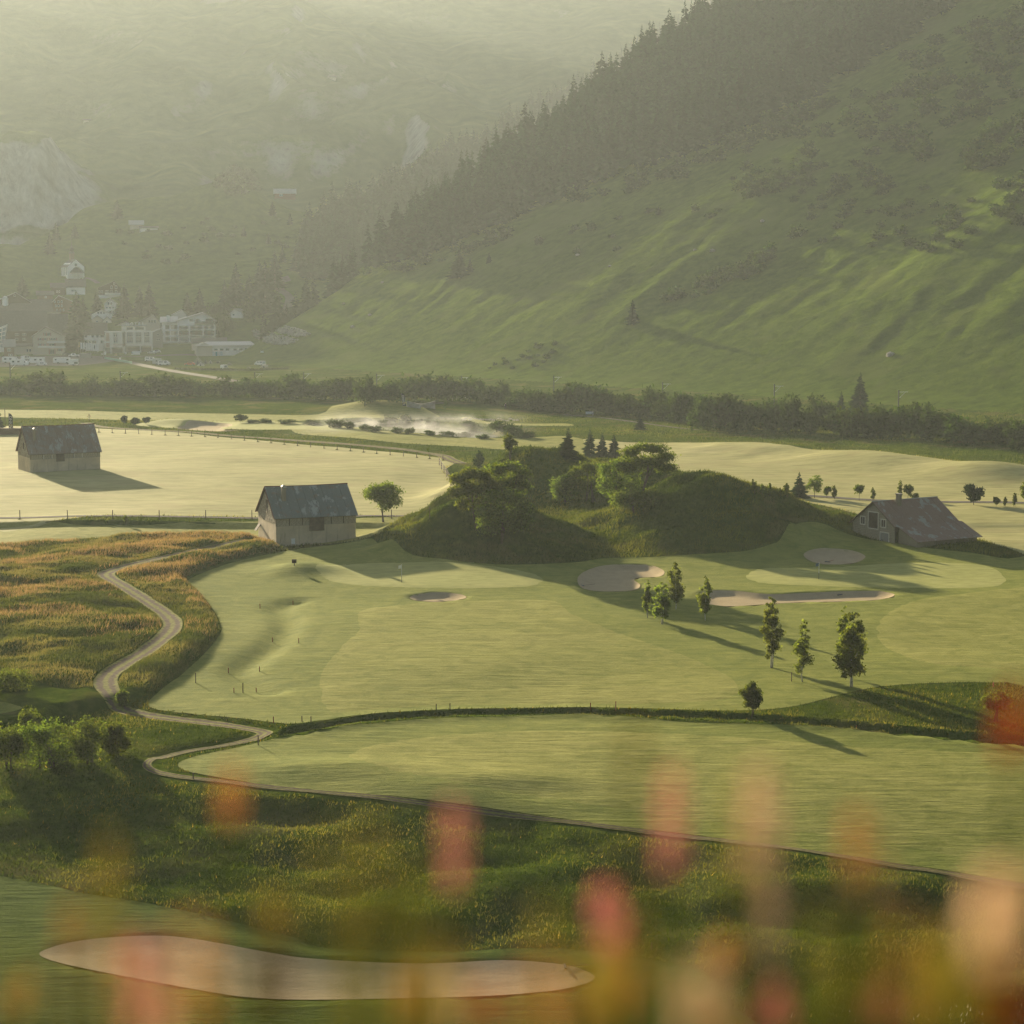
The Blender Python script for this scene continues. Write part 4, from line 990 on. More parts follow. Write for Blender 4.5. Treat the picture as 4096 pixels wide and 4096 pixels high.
M['trim'] = plain('white_trim', (.7,.68,.62), .6, var=.04)
M['shutter'] = plain('red_shutter', (.28,.12,.09), .7, var=.1)
M['iron'] = plain('dark_iron', (.04,.04,.04), .5, .6)
M['metal'] = plain('grey_steel', (.28,.28,.27), .45, .6)

# ------------------------------------------------------------------ old stone barns
def stones(parent, mk, x0, x1, z0, z1, sw=.42, sh=.19, seed=0, inside=None, face='front'):
    """loose field stones proud of the wall face; shares a few meshes"""
    g = np.random.default_rng(seed); z = z0
    while z < z1-.05:
        h = sh*g.uniform(.75, 1.25); x = x0+g.uniform(0, .1)
        while x < x1-.08:
            w = min(sw*g.uniform(.55, 1.35), x1-x)
            if inside is None or inside(x+w/2, z+h/2):
                o = inst('stone', mk[int(g.integers(len(mk)))], parent=parent)
                if face == 'front': o.location = (x+w/2, -.02, z+h/2); o.scale = (w*.94, .10*g.uniform(.7, 1.5), h*.9)
                else: o.location = (-.02, x+w/2, z+h/2); o.scale = (.10*g.uniform(.7, 1.5), w*.94, h*.9)
                o.rotation_euler = (0, g.normal()*.03, 0) if face == 'front' else (g.normal()*.03, 0, 0)
            x += w
        z += h
def stone_meshes(n=5):
    out = []
    for k in range(n):
        g = np.random.default_rng(40+k); mb = MB()
        P = [(-.5,-.5,-.5),(.5,-.5,-.5),(.5,.5,-.5),(-.5,.5,-.5),(-.5,-.5,.5),(.5,-.5,.5),(.5,.5,.5),(-.5,.5,.5)]
        mb.hexa([tuple(c*(1-.22*g.random()) for c in p) for p in P]); me = bpy.data.meshes.new('stone'); me.from_pydata(mb.v, [], mb.f); me.materials.append(M['stone']); me.update(); out.append(me)
    return out
STM = stone_meshes()
def roof_panels(parent, a, b, c, d, ncol, nrow, mat, t=.05, seed=0, sag=0.0):
    """sheets on the roof plane a(eave left) b(eave right) c(ridge right) d(ridge left)"""
    a, b, c, d = map(Vector, (a, b, c, d)); g = np.random.default_rng(seed); n = (b-a).cross(d-a).normalized()
    def P(s, t_): q = a.lerp(b, s).lerp(d.lerp(c, s), t_); q = q - n*sag*math.sin(math.pi*s)*(.4+.6*t_); return q
    for i in range(ncol):
        for j in range(nrow):
            s0, s1, t0, t1 = i/ncol, (i+1)/ncol, j/nrow, (j+1)/nrow + (.03 if j < nrow-1 else 0)
            off = n*(.012*((i+j) % 2)+.01*g.random()-(.02*j)); gap = .0012
            q = [P(s0+gap, t0)+off, P(s1-gap, t0)+off, P(s1-gap, t1)+off, P(s0+gap, t1)+off]
            MB().slab(*q, t).build('roof_panel', mat, parent)
def barn(label, loc, rz, L, W, eave, ridge, roof_mat, seed, band=1.2, chimney=None, doors=(), gwin=(), posts=(), ncol=9):
    e = tag(empty('stone_barn', loc, rz), label, 'barn')
    prof = [(0, -1.2), (W, -1.2), (W, eave), (W/2, ridge), (0, eave)]
    mb = MB(); n = len(prof)
    vs = [(0, y, z) for y, z in prof] + [(L, y, z) for y, z in prof]
    mb.add(vs, [tuple(range(n))[::-1], tuple(range(n, 2*n))] + [(i, (i+1) % n, (i+1) % n+n, i+n) for i in (0, 1, 4)])
    wl = mb.build('wall', M['plaster'], e)
    # rubble band under the eaves, stones set into it
    bd = MB().box(-.03, L+.03, -.03, .02, eave-band, eave-.02).build('rubble_band', M['stonewall'], e)
    stones(bd, STM, .05, L-.05, eave-band+.03, eave-.04, .5, .2, seed, lambda x, z: all(not (d0-.1 < x < d1+.1 and z < dz1+.05) for d0, d1, dz0, dz1 in doors))
    gb = MB().add([(-.03, .1, eave-1.0), (-.03, W-.1, eave-1.0), (-.03, W-.1, eave), (-.03, W/2, ridge-.15), (-.03, .1, eave)], [(4, 3, 2, 1, 0)]).build('gable_rubble', M['stonewall'], e)
    stones(gb, STM, .3, W-.3, eave-1, ridge-.6, .6, .26, seed+1, lambda y, z: (z < eave+ (ridge-eave)*(1-abs(y-W/2)/(W/2))-.35) and g_.random() < .55, 'side')
    for (d0, d1, z0, z1) in doors:
        dr = MB().box(d0, d1, -.1, -.035, z0, z1).build('hatch_door', M['oldwood'], e)
        for k in range(int((d1-d0)/.22)): MB().box(d0+.22*k+.01, d0+.22*k+.2, -.125, -.101, z0+.02, z1-.02).build('plank', M['oldwood'], dr)
    for (y0, y1, z0, z1) in gwin:
        f = MB().box(-.1, -.035, y0, y1, z0, z1).build('gable_window', M['darkwood'], e); MB().box(-.14, -.101, y0-.1, y1+.1, z0-.14, z0-.02).build('sill', M['stone'], f)
    for xx in posts: MB().box(xx, xx+.12, -.09, -.031, eave-band*.95, eave-.05).build('wall_post', M['oldwood'], e)
    ov, og = .38, .3; sl = (ridge-eave)/(W/2); zo = eave-ov*sl
    rf = MB().add([(-og, -ov, zo+.02), (L+og, -ov, zo+.02), (L+og, W/2, ridge+.02), (-og, W/2, ridge+.02), (L+og, W+ov, zo+.02), (-og, W+ov, zo+.02)], [(0,1,2,3), (3,2,4,5)]).build('roof', M['oldwood'], e)
    roof_panels(rf, (-og, -ov-.04, zo+.1), (L+og, -ov-.04, zo+.1), (L+og, W/2, ridge+.13), (-og, W/2, ridge+.13), ncol, 2, roof_mat, .05, seed, .0)
    roof_panels(rf, (L+og, W+ov+.04, zo+.1), (-og, W+ov+.04, zo+.1), (-og, W/2, ridge+.13), (L+og, W/2, ridge+.13), 4, 1, roof_mat, .05, seed+2)
    MB().tube([(-og-.03, W/2, ridge+.15), (L/2, W/2, ridge+.04), (L+og+.03, W/2, ridge+.15)], .09, 6).build('ridge_cap', M['ridge'], rf)
    for yy, z_ in ((-ov, zo), (W+ov, zo)): MB().tube([(-og-.03, yy, z_+.04), (-og-.03, W/2, ridge+.06)], .07, 5).build('barge_board', M['ridge'], rf)
    if chimney:
        cx_, cy_, cw, top = chimney
        ch = MB().box(cx_-cw/2, cx_+cw/2, cy_-cw/2, cy_+cw/2, eave, top).build('chimney', M['stonewall'], rf)
        MB().box(cx_-cw/2-.08, cx_+cw/2+.08, cy_-cw/2-.08, cy_+cw/2+.08, top, top+.1).build('chimney_cap', M['cream'], rf)
        MB().add([(cx_-cw/2-.05, cy_-cw/2-.05, top+.1), (cx_+cw/2+.05, cy_-cw/2-.05, top+.1), (cx_+cw/2+.05, cy_+cw/2+.05, top+.1), (cx_-cw/2-.05, cy_+cw/2+.05, top+.1), (cx_, cy_, top+.38)], [(0,1,4),(1,2,4),(2,3,4),(3,0,4)]).build('chimney_hood', M['iron'], rf)
    return e
g_ = np.random.default_rng(5)
M['ridge'] = plain('rust_red_trim', (.17,.075,.055), .7, var=.2)
bx, by = -33.4, 287.6
nb_ = barn('stone barn with teal tin roof and chimney beside the centre green', (bx, by, float(zat(bx+6, by+2))-.1), R(22), 11.8, 9.6, 4.15, 7.9, M['roof_a'], 1, 1.35, (1.9, 2.6, .55, 8.1), [(4.9, 7.1, 1.95, 4.0)], [(4.1, 4.8, 4.5, 6.2)], (1.9, 3.8, 8.1, 9.9))
MB().box(2.2, 2.75, -.08, -.034, .2, 1.0).build('plinth_hole', M['white'], nb_)
MB().slab((-.7, 9.3, 1.3), (-.7, 8.2, 1.3), (-.02, 8.2, 2.3), (-.02, 9.3, 2.3), .07).build('lean_to_roof', M['darkwood'], nb_)
bx, by = -91.5, 387.5
fb_ = barn('grey roofed stone barn casting a long shadow on the hay field', (bx, by, float(zat(bx+6, by+4))-.05), R(28), 13.6, 9.0, 3.75, 8.4, M['roof_b'], 11, 1.3, (1.5, 2.2, .5, 8.0), [(5.0, 6.6, 1.9, 3.6)], [(4.0, 4.5, 4.2, 5.4)], (2.4, 4.0, 8.3, 10.0))
for xx in (2.2, 3.8, 8.1, 9.7): MB().box(xx+.3, xx+.42, -.12, -.092, 2.5, 3.3).build('iron_tie', M['cream'], fb_)
# right barn: gable to the viewer's left, long roof sweeping down to the front right
def right_barn():
    bx, by = 49.6, 296.0; z0 = float(zat(54, 290))-.7
    e = tag(empty('stone_barn', (bx, by, z0), R(31)), 'low stone barn with long rusty tin roof right of the mound', 'barn')
    # local: x along ridge, y backwards; profile from the rear eave (y=0) forward (negative y)
    L, pf = 11.6, [(0, 2.9), (-4.6, 6.1), (-9.2, 3.1), (-13.4, 1.3)]
    prof = [(0, -1.5), (0, 2.9), (-4.6, 6.05), (-9.2, 3.0), (-9.2, -1.5)]
    n = len(prof); vs = [(0, y, z) for y, z in prof]+[(L, y, z) for y, z in prof]
    MB().add(vs, [tuple(range(n)), tuple(range(2*n-1, n-1, -1)), (0, 5, 6, 1)]).build('wall', M['stonewall'], e)
    low_ = MB().add([(.6,-9.2,-1.5),(.6,-9.2,3.0),(.6,-13.2,1.35),(.6,-13.2,-1.5),(L+.2,-9.2,-1.5),(L+.2,-9.2,3.0),(L+.2,-13.2,1.35),(L+.2,-13.2,-1.5)], [(0,1,2,3),(7,6,5,4),(3,2,6,7)]).build('lean_to_wall', M['stonewall'], e)
    gb = MB().box(-.03, .01, -9.0, -.2, -.2, 2.6).build('gable_facing', M['stonewall'], e)
    g = np.random.default_rng(3); z = .3
    holes = [(-2.75, -1.9, 2.75, 3.75), (-5.6, -3.6, 2.35, 4.6), (-7.2, -6.35, 2.75, 3.75), (-7.9, -6.2, .2, 1.9)]
    while z < 5.6:
        h = .2*g.uniform(.8, 1.3); y = -9.1
        while y < -.1:
            w = .48*g.uniform(.5, 1.4); yc, zc = y+w/2, z+h/2; top = min(2.9+(-yc)*.685, 6.05-(max(0, -yc-4.6))*.66)-.25
            if zc < top and yc < -.1 and not any(a-.08 < yc < b+.08 and c-.1 < zc < d+.1 for a, b, c, d in holes):
                o = inst('stone', STM[int(g.integers(5))], (-.04, yc, zc), sc=(.11*g.uniform(.7, 1.6), w*.93, h*.88), parent=gb)
            y += w
        z += h
    for k, (a, b, c, d) in enumerate(holes):
        w = MB().box(-.09, -.02, a, b, c, d).build('window' if k < 3 else 'stable_door', M['darkwood'] if k != 1 else M['oldwood'], e)
        for q in ((a-.14, b+.14, c-.14, c-.01), (a-.14, b+.14, d+.01, d+.14), (a-.14, a-.01, c, d), (b+.01, b+.14, c, d)): MB().box(-.15, -.03, *q).build('stone_surround' if k < 3 else 'door_frame', M['cream'], w)
        if k in (0, 2): MB().box(-.12, -.091, (a+b)/2-.03, (a+b)/2+.03, c, d).build('glazing_bar', M['trim'], w)
        if k == 1: MB().box(-.13, -.091, a, b, c, c+.9).build('shutter_board', M['oldwood'], w)
        if k == 3:
            for j in range(7): MB().box(-.12, -.091, a+.24*j+.01, a+.24*j+.22, c, d).build('plank', M['grey'], w)
    rf = MB().add([(-.4, .4, 2.6), (L+.4, .4, 2.6), (L+.4, -4.6, 6.1), (-.4, -4.6, 6.1), (L+.4, -9.3, 3.0), (-.4, -9.3, 3.0)], [(0,3,2,1), (3,5,4,2)]).build('roof', M['oldwood'], e)
    roof_panels(rf, (-.4, -9.5, 3.02), (L+.4, -9.5, 3.02), (L+.4, -4.6, 6.2), (-.4, -4.6, 6.2), 9, 2, M['roof_c'], .05, 21)
    roof_panels(rf, (.2, -13.7, 1.25), (L+.9, -13.7, 1.25), (L+.9, -9.3, 3.1), (.2, -9.3, 3.1), 8, 1, M['roof_c'], .05, 22)
    roof_panels(rf, (L+.4, .45, 2.68), (-.4, .45, 2.68), (-.4, -4.6, 6.2), (L+.4, -4.6, 6.2), 5, 1, M['roof_c'], .05, 23)
    MB().tube([(-.45, -4.6, 6.2), (L+.45, -4.6, 6.2)], .09, 6).build('ridge_cap', M['tile_l'], rf)
    MB().box(3.6, 4.2, -5.7, -5.1, 4.8, 7.1).build('chimney', M['stonewall'], rf)
    MB().box(3.5, 4.3, -5.8, -5.0, 7.1, 7.2).build('chimney_cap', M['grey'], rf)
right_barn()

# ------------------------------------------------------------------ village
def win(e, x0, x1, z0, z1, y=-.06, frame='trim'):
    f = MB().box(x0, x1, y, y+.055, z0, z1).build('window', M[frame], e)
    nsp = max(1, int(round((x1-x0)/1.1))); w = (x1-x0)/nsp; b = .14
    for k in range(nsp): MB().box(x0+w*k+b*.6, x0+w*(k+1)-b*.6, y-.035, y-.001, z0+b, z1-b).build('pane', M['pane'], f)
    return f
def house(name, label, u0, u1, vb, ve, vr, depth, wall, roof, gable=True, rows=(), rz=0.0, over=.7, cat='house', lower=None, ax=.5, shutters=False, vtop=None, balcony=(), name_wall='wall', z_extra=0.0, up=None):
    """u0..u1 facade in photo px, vb base, ve eave, vr ridge; rows: (v0, v1, [(ua, ub), ...])"""
    uc = (u0+u1)/2; p = up if up is not None else at(uc, vb); s = p.y*_c/FPX
    W = (u1-u0)*s; E = (vb-ve)*s; Rg = (vb-vr)*s; X = lambda u: (u-uc)*s; Z = lambda v: (vb-v)*s
    e = tag(empty(name, (p.x, p.y, p.z+z_extra), rz-math.atan2(p.x, p.y)), label, cat)
    x0, x1, y1 = -W/2, W/2, depth
    if gable:
        xa = x0+W*ax
        prof = [(x0, -4), (x1, -4), (x1, E), (xa, Rg), (x0, E)]
        MB().prism(prof, 0, y1).build('wall', M[wall], e)
        sl = (Rg-E)/(xa-x0); sr = (Rg-E)/(x1-xa); rf = empty('roof', parent=e)
        MB().slab((x0-over, -over, E-over*sl+.25), (xa, -over, Rg+.25), (xa, y1+over, Rg+.25), (x0-over, y1+over, E-over*sl+.25), .2).build('roof_slope', M[roof], rf)
        MB().slab((xa, -over, Rg+.25), (x1+over, -over, E-over*sr+.25), (x1+over, y1+over, E-over*sr+.25), (xa, y1+over, Rg+.25), .2).build('roof_slope', M[roof], rf)
    else:
        prof = [(0, -4), (y1, -4), (y1, E), (y1/2, Rg), (0, E)]; n = 5
        vs = [(x0, y, z) for y, z in prof]+[(x1, y, z) for y, z in prof]
        MB().add(vs, [(4,3,2,1,0), (5,6,7,8,9)]+[(i, (i+1) % n, (i+1) % n+n, i+n) for i in range(n)]).build('wall', M[wall], e)
        sl = (Rg-E)/(y1/2); rf = empty('roof', parent=e)
        MB().slab((x0-over, -over, E-over*sl+.25), (x1+over, -over, E-over*sl+.25), (x1+over, y1/2, Rg+.25), (x0-over, y1/2, Rg+.25), .2).build('roof_slope', M[roof], rf)
        MB().slab((x1+over, y1+over, E-over*sl+.25), (x0-over, y1+over, E-over*sl+.25), (x0-over, y1/2, Rg+.25), (x1+over, y1/2, Rg+.25), .2).build('roof_slope', M[roof], rf)
    if lower:                                    # differently finished ground floor
        MB().box(x0-.05, x1+.05, -.05, .3, -4, Z(lower[0])).build('ground_floor', M[lower[1]], e)
    for v0, v1, us in rows:
        for ua, ub in us:
            win(e, X(ua), X(ub), Z(v1), Z(v0), -.12)
            if shutters:
                for q in ((X(ua)-.55, X(ua)-.05), (X(ub)+.05, X(ub)+.55)): MB().box(q[0], q[1], -.13, -.06, Z(v1), Z(v0)).build('shutter', M['shutter'], e)
    for ua, ub, va, vb_, m_ in balcony:
        b_ = MB().box(X(ua), X(ub), -1.4, -.06, Z(vb_)-.15, Z(vb_)).build('balcony', M[m_], e)
        MB().box(X(ua), X(ub), -1.42, -1.34, Z(vb_), Z(va)).build('railing', M[m_], b_)
    return e
def span(a, b, n, w): return [(a+(b-a)*(k+.5)/n-w/2, a+(b-a)*(k+.5)/n+w/2) for k in range(n)]
# chapel on its hill
def chapel():
    p = at(305, 1116); s = p.y*_c/FPX; e = tag(empty('chapel', p, R(23)), 'white chapel with onion turret on the hill above the village', 'church')
    W = 66*s; E = 50*s; Rg = 78*s; D = 19
    MB().prism([(-W/2, -5), (W/2, -5), (W/2, E), (W*.33, E+4.0*(Rg-E)/10), (0, Rg), (-W*.33, E+4.0*(Rg-E)/10), (-W/2, E)], 0, D).build('nave_wall', M['white'], e)
    rf = empty('roof', parent=e); sl = (Rg-E)/(W/2)
    for sg in (-1, 1):
        q = [(sg*(W/2+.5), -.1, E-.3), (sg*(W/2+.5), D+.5, E-.3), (0, D+.5, Rg+.25), (0, -.1, Rg+.25)]
        if sg < 0: q = q[::-1]
        MB().slab(*q, .2).build('roof_slope', M['tile'], rf)
    for k in range(3):                           # tall windows in the left side wall
        w = MB().box(-W/2-.09, -W/2-.02, 3+k*5, 4.3+k*5, 2.2, 6.4).build('side_window', M['pane'], e)
    ro = MB().tube([(0, -.12, Rg-3.1), (0, -.02, Rg-3.1)], .75, 12).build('round_window', M['pane'], e)
    # porch with arches under a bell roof
    pw = 40*s; px0 = 1.5*s; ph = 24*s; pr = empty('porch', parent=e)
    for k in range(4):
        xx = px0-pw/2+k*pw/3+8*s*0; MB().tube([(xx, -3.4, -3), (xx, -3.4, ph*.62)], .3, 8).build('column', M['white'], pr)
    for k in range(3):
        xa = px0-pw/2+k*pw/3; xb = xa+pw/3; r_ = (xb-xa)/2-.15; cxm = (xa+xb)/2; arc = [(cxm+r_*math.cos(t), ph*.6+r_*math.sin(t)) for t in np.linspace(math.pi, 0, 9)]
        poly_v = [(xa, -3.6, ph*.6)]+[(x, -3.6, z) for x, z in arc]+[(xb, -3.6, ph*.6), (xb, -3.6, ph), (xa, -3.6, ph)]
        nn = len(poly_v); MB().add(poly_v+[(x, -3.2, z) for x, _, z in poly_v], [tuple(range(nn)), tuple(range(2*nn-1, nn-1, -1))]+[(i, i+nn, (i+1) % nn+nn, (i+1) % nn) for i in range(nn)]).build('arch', M['white'], pr)
    bell = [(1.1, 0), (1.0, .18), (.86, .38), (.66, .6), (.4, .82), (.05, 1.0)]; mb = MB(); rw = pw/2+.6; rh = 24*s
    vs = []; fs = []
    for r_, h_ in bell: vs += [(px0-rw*r_, -4.2+2.1*(1-r_), ph+rh*h_), (px0+rw*r_, -4.2+2.1*(1-r_), ph+rh*h_), (px0+rw*r_, 0, ph+rh*h_), (px0-rw*r_, 0, ph+rh*h_)]
    for i in range(len(bell)-1):
        for k in range(4): fs.append((4*i+k, 4*i+(k+1) % 4, 4*i+4+(k+1) % 4, 4*i+4+k))
    mb.add(vs, fs).build('bell_roof', M['tile_d'], pr)
    t = empty('turret', parent=e); tx, ty = 0, D*.6
    MB().box(tx-1.2, tx+1.2, ty-1.2, ty+1.2, Rg-3, Rg+3.4).build('shaft', M['brown'], t)
    prof = [(1.7, Rg+3.4), (1.75, Rg+3.8), (.9, Rg+4.6), (1.25, Rg+5.6), (1.1, Rg+6.4), (.4, Rg+7.4), (.2, Rg+8.6), (.03, Rg+10.4)]
    MB().tube([(tx, ty, z) for _, z in prof], [r_ for r_, _ in prof], 8).build('onion_dome', M['tile'], t)
    MB().tube([(tx, ty, Rg+10.2), (tx, ty, Rg+12)], .07, 5).tube([(tx-.5, ty, Rg+11.4), (tx+.5, ty, Rg+11.4)], .07, 5).build('cross', M['iron'], t)
chapel()
house('parsonage','white house with broad slate roof directly below the chapel',266,340,1178,1146,1117,11,'white','tile',False,[(1158,1166,[(287,292),(294,299),(301,306)])])
house('chalet','timbered chalet with white base and balcony right of the chapel',394,482,1191,1153,1126,13,'darkwood','tile',True,[(1131,1140,[(454,461)]),(1143,1156,[(443,451),(460,469)]),(1162,1172,[(422,436),(443,451),(460,469)]),(1162,1172,[(396,402),(406,412)])],lower=(1180,'white'),balcony=[(420,482,1172,1178,'trim')],ax=.72)
house('village_house','tall white house below the timbered chalet',420,466,1268,1214,1197,12,'white','tile_l',True,[(1208,1222,[(432,439),(443,450)]),(1227,1234,[(424,433),(436,446),(449,458)]),(1243,1251,[(438,446),(449,458)])])
house('village_house','low white gabled house left of the tall white house',368,446,1278,1256,1238,10,'white','tile_d',True,[(1247,1255,[(390,398),(401,409),(412,420)])])
house('village_house','little dark roofed house beside the big spruce',366,414,1290,1272,1256,9,'beige','tile_d',True,[(1275,1282,[(384,392)])],z_extra=-1)
house('village_house','small pale gabled house between the spruce and the hotel',412,446,1292,1276,1259,9,'cream','tile',True,[(1277,1284,[(424,431)])],z_extra=-1)
house('village_house','pink brown shuttered house left of the big spruce',214,288,1252,1206,1184,12,'brown','tile_l',True,[(1203,1212,[(218,224),(232,239),(245,251)]),(1219,1228,[(222,228),(232,239),(245,251)]),(1236,1244,[(226,232),(240,245),(252,257)])],ax=.3)
house('wooden_house','dark wooden house left below the chapel',206,262,1180,1150,1133,12,'darkwood','tile',False,[(1163,1170,[(226,231),(235,240)])])
house('wooden_house','long brown wooden house under the chapel hill',150,212,1208,1180,1165,10,'brown','tile',False,[(1185,1192,[(180,186)])])
house('long_barn','long dark roofed building behind the huge brown hall',-20,240,1262,1246,1200,22,'grey','tile',False)
house('village_hall','huge brown hall with deep dark roof at the left',-20,186,1390,1322,1246,26,'darkwood','tile_d',False,[(1333,1343,[(62,78),(90,106)]),(1352,1362,[(62,74),(90,104)])],lower=(1378,'beige'))
house('village_house','dark roofed house between the brown hall and the big spruce',182,270,1372,1340,1258,18,'beige','tile_d',False,[(1345,1355,[(200,212)])])
house('village_house','timber house with pale roof edge behind the dome',-20,120,1246,1208,1172,14,'darkwood','tile_l',True,[(1178,1186,[(56,64)])],ax=.6)
def dome():
    p = at(22, 1250); s = p.y*_c/FPX; e = tag(empty('dome_tower', p), 'white domed observatory tower at the left edge of the village', 'tower')
    MB().tube([(0, 0, -2), (0, 0, 50*s), (0, 0, 56*s)], [1.7, 1.5, 1.8], 12).build('shaft', M['white'], e)
    MB().tube([(0, 0, 56*s+10*s*math.sin(t)) for t in np.linspace(-.6, 1.5, 8)], [10*s*math.cos(t) for t in np.linspace(-.6, 1.5, 8)], 14).build('dome', M['trim'], e, True)
dome()
def glass_building():
    p = at(12, 1408); s = p.y*_c/FPX; e = tag(empty('glass_building', p, .2), 'slanted glass building cut by the left edge', 'building')
    MB().hexa([(-8, 0, -2), (0, 0, -2), (0, 9, -2), (-8, 9, -2), (-8, -1, 9.5), (2.2, -1.2, 13.3), (2.2, 9, 13.3), (-8, 9, 9.5)]).build('shell', M['trim'], e)
    for r_ in range(5):
        for c_ in range(5):
            f0, f1 = (c_+.1)/5, (c_+.9)/5; h0, h1 = .3+r_*.13, .3+r_*.13+.105
            def q(f, h): a = Vector((-8, -.05, -2)).lerp(Vector((0, -.05, -2)), f); b = Vector((-8, -1.05, 9.5)).lerp(Vector((2.2, -1.25, 13.3)), f); return a.lerp(b, h)
            MB().slab(q(f0, h0), q(f1, h0), q(f1, h1), q(f0, h1), -.05).build('pane', M['sky_glass'], e)
M['sky_glass'] = plain('pale_glass', (.35,.4,.4), .1, var=.05, spec=.7)
glass_building()
house('village_house','small brown house with pale roof in front of the brown hall',17,58,1428,1386,1360,9,'brown','grey',False,[(1394,1405,[(30,44)]),(1416,1424,[(34,50)])])
house('village_house','low beige shed between the small house and the inn',58,134,1418,1385,1376,9,'beige','tile',False,[(1395,1408,[(106,113),(117,124)])])
inn = house('inn','gabled inn with red shutters and long balconies by the car park',134,258,1419,1346,1310,16,'beige','tile',True,[(1331,1343,[(180,186),(189,202)]),(1352,1361,[(158,168),(178,188),(202,224)]),(1374,1383,[(158,166),(178,186),(196,218)]),(1396,1404,[(232,244)]),(1396,1416,[(200,217)])],shutters=True,balcony=[(153,197,1382,1390,'trim'),(190,261,1364,1371,'trim'),(190,261,1384,1391,'trim')],ax=.42)
house('village_house','white inn with brown roof left of the hotel blocks',338,426,1404,1336,1293,14,'white','tile',False,[(1340,1350,[(339,350),(368,376),(387,395),(403,416)]),(1362,1374,[(340,352),(369,386),(403,420)])])
p = at(420, 1404); s = p.y*_c/FPX
# hotel
def hotel():
    p = at(515, 1412); s = p.y*_c/FPX; X = lambda u: (u-515)*s; Z = lambda v: (1412-v)*s
    e = tag(empty('hotel', p, -math.atan2(p.x, p.y)+.05), 'flat roofed beige hotel with white rooftop sign', 'hotel')
    MB().box(X(424), X(610), 1.5, 15, -4, Z(1384)).build('ground_floor', M['grey'], e)
    for k, (a, b) in enumerate(((450,490),(512,560),(566,606))): MB().box(X(a), X(b), 1.42, 1.49, Z(1410), Z(1390)).build('shop_window', M['pane'], e)
    for a in (445, 497, 562, 608): MB().box(X(a)-.25, X(a)+.25, -.2, .3, -3, Z(1384)).build('column', M['trim'], e)
    bl = MB().box(X(424), X(492), 0, 14, Z(1390)+.02, Z(1327)).build('left_block', M['cream'], e)
    br = MB().box(X(503), X(610), 0, 14, Z(1384)+.02, Z(1327)).build('right_block', M['cream'], e)
    MB().box(X(492), X(503), .6, 13, Z(1385), Z(1330)).build('stair_glass', M['pane'], e)
    for par, cols in ((bl, [(456,472)]), (br, [(509,532),(543,566),(577,598)])):
        for a, b in cols:
            MB().box(X(a), X(b), -.05, -.01, Z(1373), Z(1329)).build('window_strip', M['grey'], par)
            for v0, v1 in ((1337,1348),(1360,1371)):
                w = MB().box(X(a), X(b), -.11, -.051, Z(v1), Z(v0)).build('window', M['trim'], par)
                n_ = 2 if b-a < 18 else 4
                for q in range(n_): MB().box(X(a)+(b-a)*s*(q+.12)/n_, X(a)+(b-a)*s*(q+.88)/n_, -.15, -.111, Z(v1)+.25, Z(v0)-.1).build('pane', M['pane'], w)
    MB().box(X(426), X(440), -.06, -.01, Z(1388), Z(1330)).build('pink_stripe', M['shutter_l'], bl)
    text_mesh('lettering', 'RESTAURANT\nBAR', 1.0, M['shutter'], bl, (X(455), -.1, Z(1381)), (math.pi/2, 0, 0))
    ph = MB().box(X(494), X(585), 3, 12, Z(1327), Z(1304)).build('penthouse', M['cream'], e)
    for a, b in ((510,534),(543,578)): MB().box(X(a), X(b), 2.9, 2.99, Z(1319), Z(1310)).build('window', M['pane'], ph)
    MB().box(X(494)-.3, X(590), 2.5, 12.4, Z(1304), Z(1302)+.1).build('roof_slab', M['grey'], ph)
    sg = empty('rooftop_sign', (0, 2.4, 0), parent=e)
    for k, ch in enumerate('HOTEL'):
        text_mesh('letter', ch, 13*s*1.15, M['sign_white'], sg, (X(508.5+k*16), 0, Z(1301)), (math.pi/2, 0, 0), .12, .05)
    MB().tube([(X(505), .3, Z(1301.5)), (X(585), .3, Z(1301.5))], .08, 4).build('sign_rail', M['metal'], sg)
M['shutter_l'] = plain('faded_pink', (.42,.28,.2), .8, var=.06)
M['sign_white'] = plain('sign_white', (.85,.84,.8), .5, var=.02)
hotel()
house('village_house','narrow grey gabled house right of the hotel',611,652,1390,1330,1316,12,'grey','tile_l',True,[(1335,1342,[(628,638)]),(1355,1362,[(626,642)])],ax=.85)
house('village_house','brown gabled house behind the hotel sign',554,640,1330,1274,1242,13,'beige','tile',True,[(1264,1276,[(594,624)])],ax=.72,z_extra=-2)
house('village_house','small pale house with low roof behind the left hotel block',465,530,1300,1285,1270,9,'cream','tile',True,[(1286,1293,[(480,488)])],ax=.6,z_extra=-2)
house('village_house','house with dark roof right behind the hotel sign',585,652,1318,1298,1277,10,'beige','tile',False,[(1302,1311,[(598,622)])],z_extra=-2)
house('village_house','pale metal roofed house left behind the balcony hotel',640,712,1310,1272,1256,12,'grey','tile_l',True,[(1257,1262,[(655,680)])],ax=.6,z_extra=-2)
house('village_house','upper pale gabled house behind the balcony hotel',690,745,1290,1252,1232,10,'cream','tile_l',True,ax=.7,z_extra=-1)
